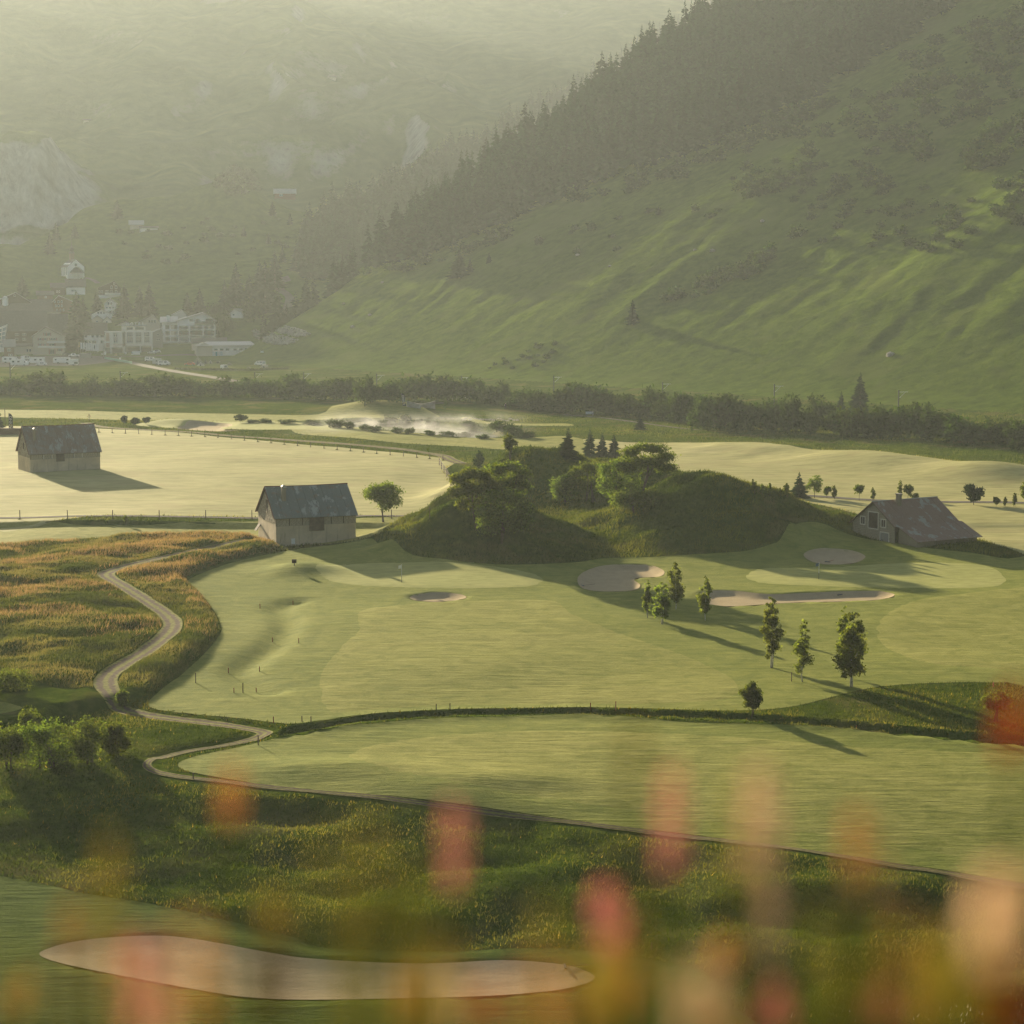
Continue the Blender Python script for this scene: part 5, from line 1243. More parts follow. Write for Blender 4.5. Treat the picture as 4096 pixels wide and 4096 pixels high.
# balcony hotel
bh = house('balcony_hotel','large pale hotel with three balcony storeys and low gabled roof',712,860,1372,1282,1253,17,'white','tile_l',True,[],ax=.68,over=1.2,cat='hotel')
def bh_extra(e):
    uc, vb = 786, 1372; p = e.location; s = p.y*_c/FPX; X = lambda u: (u-uc)*s; Z = lambda v: (vb-v)*s
    for k, (v0, v1) in enumerate(((1303,1318),(1325,1342),(1350,1366))):
        for a, b in ((718,755),(762,810),(816,858)):
            rc = MB().box(X(a), X(b), -.06, -.01, Z(v1), Z(v0)).build('loggia', M['darkwood' if k == 1 else 'grey'], e)
            if k < 2:
                for q in (.12, .62): w = MB().box(X(a)+(b-a)*s*q, X(a)+(b-a)*s*(q+.26), -.12, -.061, Z(v1)+.1, Z(v0)-.15).build('glazed_door', M['pane'], rc)
        MB().box(X(714), X(859), -1.0, -.02, Z(v1)-.25, Z(v1)-.02).build('balcony_slab', M['white'], e)
    for a in (714, 758, 813, 859): MB().box(X(a)-.3, X(a)+.3, -1.0, -.02, 0, Z(1300)).build('pier', M['white'], e)
    b = MB().box(X(780), X(858), -1.5, -.02, Z(1294)-.1, Z(1294)).build('top_balcony', M['grey'], e); MB().box(X(780), X(858), -1.55, -1.45, Z(1294), Z(1286)).build('railing', M['iron'], b)
    for a, b_ in ((760,774),(783,800),(824,852)): MB().box(X(a), X(b_), -.09, -.01, Z(1285), Z(1276)).build('window', M['pane'], e)
    wing = MB().box(X(650), X(711), 2, 18, -3, Z(1290)).build('side_wing', M['white'], e)
    for a in (664, 684, 700):
        for v0, v1 in ((1300,1316),(1324,1340),(1348,1364)): MB().box(X(a), X(a)+2.0, 1.93, 1.99, Z(v1), Z(v0)).build('window', M['beige' if a == 684 else 'pane'], wing)
    MB().slab((X(642), .8, Z(1290)), (X(713), .8, Z(1288)), (X(713), 10, Z(1266)), (X(642), 10, Z(1268)), .25).build('wing_roof', M['tile_l'], e)
    MB().box(X(669), X(681), 3, 6, Z(1292), Z(1262)).build('chimney_stack', M['white'], e)
bh_extra(bh)
# long white shed with pale roof, and the shed behind
def shed():
    a, b, c = at(792, 1420), at(850, 1424), at(1022, 1404)
    d = (c-b); L = d.length*1.0; rz = math.atan2(d.y, d.x); e = tag(empty('white_shed', (b.x, b.y, b.z), -math.atan2(b.x, b.y)+.1), 'long white shed with pale roof at the edge of the camp field', 'shed')
    s = b.y*_c/FPX; Lp = (1020-852)*s; h = 40*s; gw = (852-790)*s
    MB().box(0, Lp, 0, 12, -2, h).build('wall', M['white'], e)
    MB().prism([(-gw, -2), (-.02, -2), (-.02, h), (-gw*.5, h+1.6), (-gw, h)], .3, 12).build('gable_wall', M['beige'], e)
    MB().slab((-gw-.5, -.8, h+.25), (Lp+.8, -.8, h+.25), (Lp-1, 6, h+2.0), (-gw*.3, 6, h+2.0), .15).build('roof', M['tile_l2'], e)
    MB().slab((Lp+.8, 12.5, h+.25), (-gw-.5, 12.5, h+.25), (-gw*.3, 6, h+2.0), (Lp-1, 6, h+2.0), .15).build('roof', M['tile_l2'], e)
    MB().box(0, 40*s, -.05, .02, -2, 18*s).build('blue_base', M['bluewall'], e); MB().box(12*s, 19*s, -.12, -.06, 0, 17*s).build('blue_door', M['blue'], e)
    for k in range(6): x = (7+k*23+ (8 if k > 2 else 0))*s; MB().box(x, x+14*s, -.1, -.03, 22*s, 29*s).build('window', M['pane'], e)
M['tile_l2'] = plain('pale_sheet_roof', (.62,.56,.5), .5, .1, var=.08)
M['bluewall'] = plain('pale_blue_render', (.5,.58,.6), .8, var=.04); M['blue'] = plain('blue_door_paint', (.05,.28,.36), .6, var=.05)
shed()
house('storage_shed','open shed with flat beige roof behind the white shed',768,905,1400,1373,1353,14,'beige','tile',False,over=.5)
house('chalet','small pale roofed chalet among trees on the slope',922,972,1272,1252,1236,10,'white','tile_l',True,[(1256,1262,[(930,938)])],ax=.3,rz=-.3)
M['hutred'] = plain('red_boards', (.2,.08,.055), .8, var=.15)
house('mountain_hut','brown red hut with pale roof alone on the ridge',1098,1182,797,773,756,9,'hutred','tile_l',False,[(777,785,[(1118,1132)])],cat='hut')
house('meadow_farm','pale farm building on the hazy meadow above the chapel',520,572,914,898,882,9,'beige','tile_l',False,cat='farm')
house('meadow_farm','low white byre right of the meadow farm',560,630,922,912,906,7,'white','tile',False,cat='farm')
house('alpine_hut','tiny hut high on the misty mountain',1312,1344,318,309,301,8,'beige','tile',False,cat='hut')
house('alpine_hut','faint hut above the cliffs at the left',334,362,488,481,476,7,'beige','tile',False,cat='hut')
# ------------------------------------------------------------------ small things
M['post'] = plain('grey_post', (.12,.09,.065), .9, var=.3, scale=4)
M['redpost'] = plain('red_stake', (.3,.09,.045), .7, var=.15)
M['flagpole'] = plain('white_pole', (.75,.74,.7), .5, var=.03)
M['blue_flag'] = plain('blue_flag', (.12,.17,.25), .8, var=.1)
M['wht'] = plain('white_paint', (.78,.77,.74), .35, var=.03, spec=.5)
M['silver'] = plain('silver_paint', (.45,.46,.46), .35, .3, var=.03)
M['redcar'] = plain('red_paint', (.45,.09,.04), .4, var=.05)
M['darkcar'] = plain('dark_paint', (.05,.055,.06), .35, var=.05)
M['tyre'] = plain('tyre_rubber', (.025,.025,.025), .9, var=.1)
M['tent'] = plain('grey_green_canvas', (.16,.17,.11), .9, var=.12); M['tent2'] = plain('pale_canvas', (.42,.4,.33), .9, var=.08)
M['green_net'] = plain('green_sheet', (.22,.42,.3), .8, var=.1)
# post and stake meshes
post_me = MB().tube([(0,0,-.3),(0,0,1.0)], [.075,.065], 7); pm = bpy.data.meshes.new('fence_post'); pm.from_pydata(post_me.v, [], post_me.f); pm.materials.append(M['post']); pm.update()
gtuft = np.random.default_rng(5); tv = []; tf = []
for k in range(26):
    a = gtuft.uniform(0, 6.28); r = gtuft.uniform(0, .35); x, y = r*math.cos(a), r*math.sin(a); h = gtuft.uniform(.12, .38); w = .05; b = len(tv)
    tv += [(x-w, y, -.05), (x+w, y, -.05), (x+gtuft.normal()*.12, y+gtuft.normal()*.12, h)]; tf.append((b, b+1, b+2))
tuft_me = np_mesh('grass_tuft', np.array(tv), np.array(tf), M['blade'], False, np.tile(np.array([[.035,.055,.012]]), (len(tv), 1)))
def fence_post(u, v, h, label, group):
    p = at(u, v); e = tag(empty('fence_post', p), label, 'fence post', group); inst('post', pm, sc=(1, 1, h), parent=e); inst('grass_tuft', tuft_me, parent=e, rz=u)
for i, u in enumerate((80, 270, 451, 637, 823, 1008)):
    fence_post(u, 2079, 1.5, ['first','second','third','fourth','fifth','sixth'][i]+' post from the left in the fence along the hay field path', 'fence posts along the hay field path')
for u, v, lb in ((1566,2076,'fence post behind the lone maple'),(1718,2070,'fence post left of the mound')): fence_post(u, v, 1.5, lb, 'fence posts along the hay field path')
for k in range(27):
    t = k/26; u = 396+(1772-396)*t; v = 1730+ (1750-1730)*min(1, t*3) + (1842-1750)*max(0, (t-.33)/.67)
    fence_post(u, v, 1.25, 'thin post in the long fence beyond the hay field', 'posts of the fence beyond the hay field')
def rail_fence():
    P = [at(u, v) for u, v in ((1757,1862),(1766,1878),(1776,1893),(1787,1908),(1797,1925),(1803,1942))]
    e = tag(empty('rail_fence', P[0]), 'wooden rail fence beside the track at the hay field corner', 'fence')
    for p in P: inst('post', pm, p-P[0], sc=(1.1, 1.1, 1.5), parent=e)
    for a, b in zip(P[:-1], P[1:]):
        for h in (.55, 1.0, 1.4): MB().tube([a-P[0]+Vector((0,0,h)), b-P[0]+Vector((0,0,h))], .05, 5).build('rail', M['post'], e)
rail_fence()
# course stakes
sk = MB().box(-.035,.035,-.035,.035,-.2,1.0); skm = {}
for nm in ('redpost','post'):
    me = bpy.data.meshes.new('stake'); me.from_pydata(sk.v, [], sk.f); me.materials.append(M[nm]); me.update(); skm[nm] = me
for i, (u, v, vt, m_, lb) in enumerate([(783,2733,2690,'post','tall dark stake on the fairway left of the dry stream bed'),(972,2772,2730,'post','tall dark stake at the lower end of the dry stream bed'),(936,2772,2750,'redpost','red stake just left of the tall one at the lower dry bed'),(1025,2772,2750,'redpost','red stake just right of the tall one at the lower dry bed'),
  (914,2694,2670,'redpost','red stake left of the dry bed at its lower bend'),(1038,2686,2665,'redpost','red stake right of the dry bed at its lower bend'),(1090,2571,2549,'redpost','red stake left of the dry bed at its middle bend'),(1195,2573,2552,'redpost','red stake right of the dry bed at its middle bend'),(1040,2433,2414,'redpost','red stake left of the upper dry bed'),(1172,2423,2402,'redpost','red stake right of the upper dry bed'),
  (1094,2892,2865,'redpost','red stake where the ditch meets the track'),(1208,2890,2862,'post','first dark stake at the left end of the ditch'),(1244,2889,2864,'post','second dark stake at the left end of the ditch'),(1745,2842,2815,'post','left of two stakes on the far bank of the ditch'),(1800,2840,2812,'post','right of two stakes on the far bank of the ditch'),(2362,2838,2810,'redpost','short red stake on the ditch bank near the middle'),(2463,2840,2804,'redpost','taller red stake on the ditch bank near the middle'),
  (3166,2727,2688,'post','dark post between the first two tall birches'),(3973,2748,2728,'redpost','red stake in the grass near the right edge'),(3425,2921,2900,'redpost','red stake on the near ditch bank at the right'),(1033,2982,2938,'post','dark post beside the track junction'),(773,3118,3090,'post','dark post by the lower bend of the track'),(2606,3798,3768,'post','dark post in the rough behind the front bunker')]):
    p, H = h_at(u, v, vt); tag(inst('stake', skm[m_], p, 0, (1.1, 1.1, H)), lb, 'stake', 'course stakes')
# flags on the greens
def pin(u, v, vt, m_, lb):
    p, H = h_at(u, v, vt); e = tag(empty('golf_flag', p), lb, 'flag')
    MB().tube([(0,0,-.1),(0,0,H*.38)], .03, 6).build('pole_base', M['darkcar'], e); MB().tube([(0,0,H*.38),(0,0,H)], .028, 6).build('pole', M['flagpole'], e)
    vs = []; 
    for i in range(5):
        x = -.42*i/4; w = .05*math.sin(i*1.3); vs += [(x, w, H-.05-.12*i/4), (x, w, H-.5-.05*i/4)]
    me_ = mesh_obj('flag_cloth', vs, [(2*i, 2*i+2, 2*i+3, 2*i+1) for i in range(4)], M[m_], e); sm = me_.modifiers.new('thickness', 'SOLIDIFY'); sm.thickness = .01
pin(1607, 2331, 2256, 'wht', 'white flag on the centre green in front of the mound'); pin(3275, 2319, 2247, 'blue_flag', 'dark blue flag on the right green between the bunkers')
def teebox():
    p = at(1177, 2262); e = tag(empty('distance_sign', p), 'small dark square sign on top of the grassy hump', 'sign')
    MB().box(-.05,.05,-.05,.05,-.2,.35).build('leg', M['post'], e); MB().box(-.3,.3,-.06,.06,.3,.8).build('board', M['darkwood'], e)
teebox()
def rake(u, v, rz, m_, lb):
    p = at(u, v) + Vector((0, 0, .12)); e = tag(empty('bunker_rake', p, rz), lb, 'rake')
    MB().tube([(0,0,0),(1.7,0,.05)], .025, 5).build('handle', M[m_], e); MB().box(-.06,.06,-.4,.4,-.06,.03).build('head', M['darkcar'], e)
rake(2330, 2345, .4, 'post', 'rake lying in the kidney bunker'); rake(3360, 2382, 2.2, 'post', 'rake lying in the long bunker'); rake(3310, 2250, .9, 'redpost', 'red rake in front of the oval bunker'); rake(2260, 3872, .1, 'post', 'rake at the right end of the front bunker')
# pond
def pond():
    n = NT('pond_water'); w = n.coord('World', (1, .35, 1)); f = n.noise(w, 1.2, 3)
    n.principled((.06,.065,.05), .06, n.bump(f, .12, .03), 0, .5)
    z = float(zat(*flat(1760, 1725)))*0 - .32
    A = np.array(POND); c = A.mean(0); V = [(c[0], c[1], z)]+[(c[0]+(a-c[0])*1.03, c[1]+(b-c[1])*1.03, z) for a, b in POND]; m = len(POND)
    o = mesh_obj('pond', V, [(0, 1+i, 1+(i+1) % m) for i in range(m)], n.m); tag(o, kind='structure')
    bm = bmesh.new(); bm.from_mesh(o.data); bmesh.ops.recalc_face_normals(bm, faces=bm.faces)
    if bm.faces[0].normal.z < 0: bmesh.ops.reverse_faces(bm, faces=bm.faces)
    bm.to_mesh(o.data); bm.free()
pond()
def mist():
    n = NT('pond_mist'); A = np.array(POND); x0, x1, y0, y1 = A[:,0].min()-14, A[:,0].max()+10, A[:,1].min()-6, A[:,1].max()+14
    g = n.coord('Generated'); sp = n.node('ShaderNodeSeparateXYZ'); n.l.new(g, sp.inputs[0])
    f = n.noise(n.coord('World', (.6, .6, 1)), .16, 4, .6, .8); f = n.fstep(f, .42, .68)
    hfall = n.fstep(sp.outputs[2], .95, .0)
    ex = n.math('MULTIPLY', n.fstep(sp.outputs[0], 0, .25), n.fstep(sp.outputs[0], 1, .75)); ey = n.math('MULTIPLY', n.fstep(sp.outputs[1], 0, .25), n.fstep(sp.outputs[1], 1, .75))
    d = n.math('MULTIPLY', n.math('MULTIPLY', n.math('MULTIPLY', f, hfall), n.math('MULTIPLY', hfall, ex)), ey)
    v = n.node('ShaderNodeVolumePrincipled'); v.inputs['Color'].default_value = (.95,.95,.93,1); v.inputs['Anisotropy'].default_value = .35
    n.put(v.inputs['Density'], n.math('MULTIPLY', d, .03)); n.l.new(v.outputs[0], n.out.inputs['Volume'])
    tag(MB().box(x0, x1, y0, y1, -.25, 4.2).build('mist', n.m), kind='stuff')
mist()
# stones along the stream
bld = []
for k in range(4):
    g = np.random.default_rng(60+k); bm = bmesh.new(); bmesh.ops.create_icosphere(bm, subdivisions=1, radius=.5)
    for v in bm.verts: v.co *= 1+.3*(g.random()-.5); v.co.z *= .75
    me = bpy.data.meshes.new('boulder'); bm.to_mesh(me); bm.free(); bld.append(me)
M['rock'] = plain('pale_rock', (.33,.3,.255), .9, var=.3, scale=1)
for me in bld:
    me.materials.clear(); me.materials.append(M['rock'])
g = np.random.default_rng(66)
for k in range(24):
    u = 1850+k*9.5; p = at(u, 1676+g.uniform(-4, 5)+.02*(u-1850)); tag(inst('boulder', bld[k % 4], p, g.uniform(0, 6), g.uniform(.7, 1.5)), 'pale stone in the row edging the stream right of the pond', 'stone', 'stones edging the stream')
for i, (u, v, s_) in enumerate([(2850,1003,2.4),(3560,1420,3),(2780,1000,1.5),(1375,1215,1.8),(1480,1260,2.0),(1410,1308,2.2),(2310,1020,2),(3050,885,2.2),(1530,1130,1.6),(2440,1065,1.5)]):
    tag(inst('boulder', bld[i % 4], at(u, v), i, s_), 'pale boulder lying on the grassy hillside', 'stone', 'boulders scattered on the hillside')
# retaining walls of heaped blocks below the mountain road
for lb, poly, n_, sd in (('upper heaped stone retaining wall below the mountain road', [(1065,1302),(1085,1298),(1180,1315),(1245,1336),(1200,1350),(1130,1335),(1070,1318)], 85, 1), ('lower heaped stone retaining wall beside the camp field', [(1008,1318),(1080,1336),(1150,1350),(1195,1362),(1165,1376),(1105,1382),(1060,1370),(1020,1346)], 95, 2)):
    q = sample_px(poly, n_, 200+sd, 9); T, _ = land(q[:,0], q[:,1]); c = T.mean(0); e = tag(empty('retaining_wall', c), lb, 'wall'); g = np.random.default_rng(sd)
    for t in T:
        s_ = g.uniform(1.2, 1.9); inst('block', bld[int(g.integers(4))], Vector(t-c)+Vector((0, -.5, .3)), g.uniform(0, 6), (s_*1.25, s_, s_), e)
# roads of the village (photo pixels -> land)
def road_px(name, pts, w, mat, off=.15):
    P = [at(u, v) for u, v in smooth_poly(pts, 6, False)]; ribbon(name, [(p.x, p.y) for p in P], w, M[mat], off, 2.0, GZT)
road_px('mountain_road', [(1158,1112),(1125,1124),(1110,1142),(1122,1162),(1150,1180),(1160,1198),(1150,1228),(1132,1258),(1114,1282)], 5.0, 'road')
road_px('valley_road', [(430,1432),(480,1442),(540,1455),(620,1472),(720,1490),(860,1512),(960,1530)], 5.5, 'road')
road_px('village_street', [(300,1424),(400,1426),(500,1428),(640,1424),(740,1420),(800,1424)], 6, 'road')
road_px('river_path', [(1640,1618),(1720,1616),(1790,1612)], 3, 'road'); road_px('river_path', [(2250,1660),(2400,1672),(2540,1690),(2700,1712),(2800,1722)], 1.5, 'road')
road_px('chapel_path', [(340,1112),(360,1116),(378,1124),(395,1136)], 3, 'road')
sq = [at(u, v) for u, v in [(-40,1430),(110,1426),(260,1422),(360,1424),(430,1432),(470,1442),(330,1462),(180,1464),(-40,1466)]]
drape('car_park', smooth_poly([(p.x, p.y) for p in sq], 4), M['road'], .12, 3.0, G=GZT)
# low green windbreak along the road
a, b = at(418, 1436), at(528, 1456); ws = tag(empty('green_windbreak', a), 'low green fabric windbreak along the valley road', 'windbreak')
for k in range(8):
    p0 = (b-a)*(k/8); p1 = (b-a)*((k+1)/8); z0 = zat(a.x+p0.x, a.y+p0.y)-a.z; z1 = zat(a.x+p1.x, a.y+p1.y)-a.z
    MB().hexa([(p0.x,p0.y,z0-.2),(p1.x,p1.y,z1-.2),(p1.x,p1.y+.1,z1-.2),(p0.x,p0.y+.1,z0-.2),(p0.x,p0.y,z0+1.1),(p1.x,p1.y,z1+1.1),(p1.x,p1.y+.1,z1+1.1),(p0.x,p0.y+.1,z0+1.1)]).build('panel', M['green_net'], ws)
# ------------------------------------------------------------------ vehicles
def vehicle(name, label, cat, u, v, L, prof, wins, m_, rz, wheels=(.18,.8), W=1.8, group=None, wr=.33):
    """prof: side outline (x forward, z) as fractions of L and metres; windows: x0,x1,z0,z1"""
    p = at(u, v); e = tag(empty(name, p+Vector((0,0,.02)), rz), label, cat, group)
    P = [((x-.5)*L, z) for x, z in prof]
    mb = MB(); n = len(P); ins = .12
    zmax = max(z for _, z in P); vs = []
    for sy in (-1, 1):
        for x, z in P: vs.append((x, sy*(W/2-ins*(max(0, z-.9)/(max(zmax-.9, .1)))), z))
    mb.add(vs, [tuple(range(n)), tuple(range(2*n-1, n-1, -1))]+[(i, i+n, (i+1) % n+n, (i+1) % n) for i in range(n)])
    bd = mb.build('body', M[m_], e)
    bm = bmesh.new(); bm.from_mesh(bd.data); bmesh.ops.recalc_face_normals(bm, faces=bm.faces); bm.to_mesh(bd.data); bm.free()
    for x0, x1, z0, z1 in wins:
        for sy in (-1, 1): 
            y = sy*(W/2-.06); MB().box((x0-.5)*L, (x1-.5)*L, min(y, y+sy*.05), max(y, y+sy*.05), z0, z1).build('window', M['pane'], e)
    for w in wheels:
        for sy in (-1, 1):
            y = sy*(W/2-.1); wh = MB().tube([((w-.5)*L, y-.1, wr), ((w-.5)*L, y+.1, wr)], wr, 12).build('wheel', M['tyre'], e); MB().tube([((w-.5)*L, y-.115, wr), ((w-.5)*L, y+.115, wr)], wr*.55, 8).build('rim', M['metal'], wh)
    for sy in (-.6, .6): MB().box(.49*L, .5*L+.02, sy-.18, sy+.18, .6, .78).build('headlight', M['sky_glass'], e)
    return e
CAR = [(0,.35),(1,.35),(1,.75),(.95,.9),(.74,1.0),(.62,1.45),(.22,1.5),(.04,1.0),(0,.85)]; CW = [(.25,.42,1.02,1.38),(.44,.6,1.02,1.36)]
VAN = [(0,.35),(1,.35),(1,.95),(.9,1.15),(.76,1.9),(.05,1.95),(0,1.7)]; VW = [(.1,.4,1.2,1.7),(.5,.72,1.2,1.65)]
MH = [(0,.4),(1,.4),(1,1.1),(.93,1.4),(.84,2.1),(.8,2.75),(.04,2.8),(0,2.6)]; MW = [(.12,.24,1.5,2.1),(.42,.54,1.5,2.1),(.8,.87,1.45,1.95)]
BOX = [(0,.6),(1,.6),(1,2.5),(.97,2.8),(.03,2.8),(0,2.5)]
PK = [(0,.45),(1,.45),(1,.95),(.78,1.1),(.68,1.75),(.4,1.78),(.36,1.1),(0,1.1)]
GV = 'vehicles parked at the village car park'; GC = 'cars on the camp field'
vehicle('motorhome','white motorhome nearest the left picture edge','motorhome',45,1452,7.5,MH,MW,'wht',.1,group=GV,W=2.2); vehicle('motorhome','white motorhome in front at the left of the car park','motorhome',78,1463,7.5,MH,MW,'wht',0,group=GV,W=2.2)
vehicle('camper_van','small white van behind the motorhomes','van',103,1440,5,VAN,VW,'wht',1.2,group=GV,W=2); vehicle('motorhome','long white motorhome with raised front beside the white estate car','motorhome',142,1455,8,MH,MW,'wht',math.pi,group=GV,W=2.2)
vehicle('estate_car','low white estate car at the grass edge of the car park','car',166,1463,4.6,CAR,CW,'wht',math.pi,group=GV); vehicle('expedition_truck','white box camper truck in the middle of the car park','truck',248,1456,7.2,BOX,[(.1,.2,1.7,2.2),(.8,.95,1.6,2.3)],'wht',0,(.3,.82),2.3,GV,.45)
vehicle('horse_trailer','white trailer with dark rear beside the box camper','trailer',295,1463,4.0,BOX,[(.6,.98,.65,1.6)],'wht',0,(.5,),2.0,GV); vehicle('pickup_truck','white pickup truck on the far side of the car park','truck',296,1428,5.2,PK,[(.42,.64,1.15,1.6)],'wht',math.pi,group=GV)
vehicle('estate_car','dark car behind the white pickup truck','car',268,1422,4.6,CAR,CW,'darkcar',.3,group=GV); vehicle('estate_car','silver car parked right of the hotel entrance','car',624,1412,4.6,CAR,CW,'silver',math.pi,group=GV); vehicle('hatchback_car','second silver car parked behind bollards by the hotel','car',608,1416,4.2,CAR,CW,'silver',2.6,group=GV)
vehicle('suv_car','white off-road car alone at the left of the camp field','car',602,1445,4.8,VAN,VW,'wht',0,group=GC,W=1.9); vehicle('camper_van','white camper van beside a caravan on the camp field','van',657,1461,5.2,VAN,VW,'wht',0,group=GC,W=2.0); vehicle('caravan','small grey caravan behind the white camper van','caravan',628,1460,3.6,BOX,[(.4,.6,1.5,2.1)],'silver',0,(.5,),2.0,GC)
vehicle('hatchback_car','red car beside the pointed tent','car',759,1462,4.4,CAR,CW,'redcar',math.pi,group=GC); vehicle('suv_car','white jeep seen from behind at the hedge','car',897,1478,4.2,VAN,VW,'wht',1.3,group=GC); vehicle('suv_car','white car at the right end of the camp field','car',1040,1462,4.6,VAN,VW,'wht',2.6,group=GC,W=1.9)
def tent(u, v, w, h, d, m_, lb, tipi=False):
    p = at(u, v); s = p.y*_c/FPX; w *= s; h *= s; e = tag(empty('tent', p), lb, 'tent', 'tents on the camp field')
    if tipi: MB().add([(-w/2,-w/3,0),(w/2,-w/3,0),(w/2,w/3,0),(-w/2,w/3,0),(0,0,h)], [(0,1,4),(1,2,4),(2,3,4),(3,0,4),(3,2,1,0)]).build('canvas', M[m_], e)
    else:
        prof = [(w/2*math.cos(t), h*math.sin(t)**.8) for t in np.linspace(0, math.pi, 9)]; MB().prism([(x, z) for x, z in prof][::-1], 0, d).build('canvas', M[m_], e)
    MB().add([(-w*.12,-w/3-.06,0),(w*.12,-w/3-.06,0),(0,-w/5-.06,h*.5)], [(0,1,2)]).build('door_flap', M['darkcar'], e) if tipi else MB().box(-w*.12, w*.12, -.05, -.01, 0, h*.6).build('door_flap', M['darkcar'], e)
tent(792,1458,46,34,4,'tent','tall pointed grey tent beside the red car',True); tent(803,1463,30,16,3,'tent2','low pale tent in front of the tall pointed tent',True); tent(822,1454,20,18,3,'tent','small pointed tent right of the tall one',True); tent(842,1453,16,13,3,'tent2','little white tent with gear',True)
tent(871,1453,16,9,3,'tent','small dark dome tent in the middle of the camp field'); tent(917,1460,26,12,3,'tent','green ridge tent in the middle of the camp field',True); tent(1055,1474,28,15,4,'tent2','pale dome tent in front of the right white car'); tent(993,1476,16,8,3,'tent','dark little dome tent near the hedge')
hp = [at(u, v) for u, v in ((700,1476),(800,1480),(1000,1482),(1150,1476))]
# hedge line of the camp field
hl = np.array([(p.x, p.y) for p in hp]); s_ = np.r_[0, np.cumsum(np.hypot(*np.diff(hl, axis=0).T))]; g = np.random.default_rng(9); tt = g.uniform(0, s_[-1], 2600)
X = np.interp(tt, s_, hl[:,0])+g.normal(size=2600)*.4; Y = np.interp(tt, s_, hl[:,1])+g.normal(size=2600)*.4
blades('camp_hedge_grass', X, Y, g.uniform(.4, 1.3, 2600), .5, palette(X, Y, g, (.03,.045,.012), (.05,.07,.02), (.08,.1,.03), 9, 7), 12)
# flags in front of the inn
def village_flag(u, v, vt, vf, w, m_, lb, tilt=0):
    p, H = h_at(u, v, vt); s = p.y*_c/FPX; e = tag(empty('village_flag', p), lb, 'flag', 'flags on poles in front of the white inn')
    MB().tube([(0,0,-.2),(0,0,H)], .07, 6).build('pole', M['metal'], e); f = (vf-vt)*s
    o = MB().box(.08, .08+w*s, -.03, .03, H-f, H-.1).build('cloth', M[m_], e); o.rotation_euler = (0, tilt, 0)
M['yellow_flag'] = plain('yellow_flag', (.55,.42,.2), .8, var=.1)
village_flag(313,1413,1368,1388,12,'yellow_flag','yellow flag at the left end of the flag row')
for k, u in enumerate((322,332,343,352,361,369,380,388)): village_flag(u, 1414, 1369+k*1.2, 1396+k*1.3, 7, 'wht', ['first','second','third','fourth','fifth','sixth','seventh','eighth'][k]+' white flag in the flag row in front of the inn')
def hoarding(u0, u1, v0, v1, lb, m_='wht'):
    p, H = h_at((u0+u1)/2, v1, v0); s = p.y*_c/FPX; e = tag(empty('sign_board', p), lb, 'sign'); W = (u1-u0)*s
    MB().box(-W/2, W/2, -.05, .05, H*.15, H).build('board', M[m_], e); MB().box(-.06,.06,.06,.16,-.3,H*.9).build('leg', M['metal'], e)
hoarding(527,560,1404,1421,'pale slanted board in front of the hotel'); hoarding(459,469,1414,1424,'yellow framed notice board before the hotel','yellow_flag'); hoarding(500,506,1408,1418,'small white sign below the hotel columns'); hoarding(477,484,1430,1440,'little white sign in the grass by the road'); hoarding(405,412,1414,1421,'white sign left of the street lamp'); hoarding(417,424,1406,1422,'white poster stand beside the street lamp'); hoarding(1042,1055,1403,1412,'small pale blue sign on the hillside above the camp field','bluewall')
p, H = h_at(414, 1428, 1366); lt = tag(empty('name_sign', p), 'tall pole with white name board in front of the hotel', 'sign'); s = p.y*_c/FPX
MB().tube([(0,0,-.3),(0,0,H)], .12, 6).build('pole', M['metal'], lt); MB().box(0, 25*s, -.1, .1, H-5*s, H).build('board', M['wht'], lt)
tag(MB().box(0, 5.2, 0, 2.2, 0, 2.2).build('container', M['grey'], None, False, at(318, 1432)), 'grey container at the far side of the car park', 'container')
# railway masts
def mast(u, v, vt, lb):
    p, H = h_at(u, v, vt); e = tag(empty('railway_mast', p), lb, 'mast', 'overhead line masts of the railway')
    MB().box(-.16,.16,-.16,.16,-.5,H).build('post', M['darkcar'], e); MB().tube([(.2,0,H-.6),(2.6,0,H-.55)], .07, 5).build('arm', M['wht'], e); MB().tube([(.3,0,H-2.2),(1.9,0,H-.6)], .07, 5).build('strut', M['wht'], e)
for u, v, vt, lb in ((42,1540,1452,'railway mast at the left of the willow hedge'),(482,1545,1483,'railway mast below the flag row'),(1020,1552,1488,'railway mast in front of the camp field'),(1215,1558,1488,'railway mast right of the camp field'),(1507,1562,1494,'railway mast left of the misty pond trees'),(1847,1566,1503,'railway mast behind the hedge above the pond'),(2215,1580,1501,'railway mast left of the hedge gap'),(2650,1602,1528,'railway mast near the hedge gap'),(3096,1628,1536,'railway mast in the middle of the right hedge'),(3593,1650,1559,'railway mast right of the pointed spruce')): mast(u, v, vt, lb)
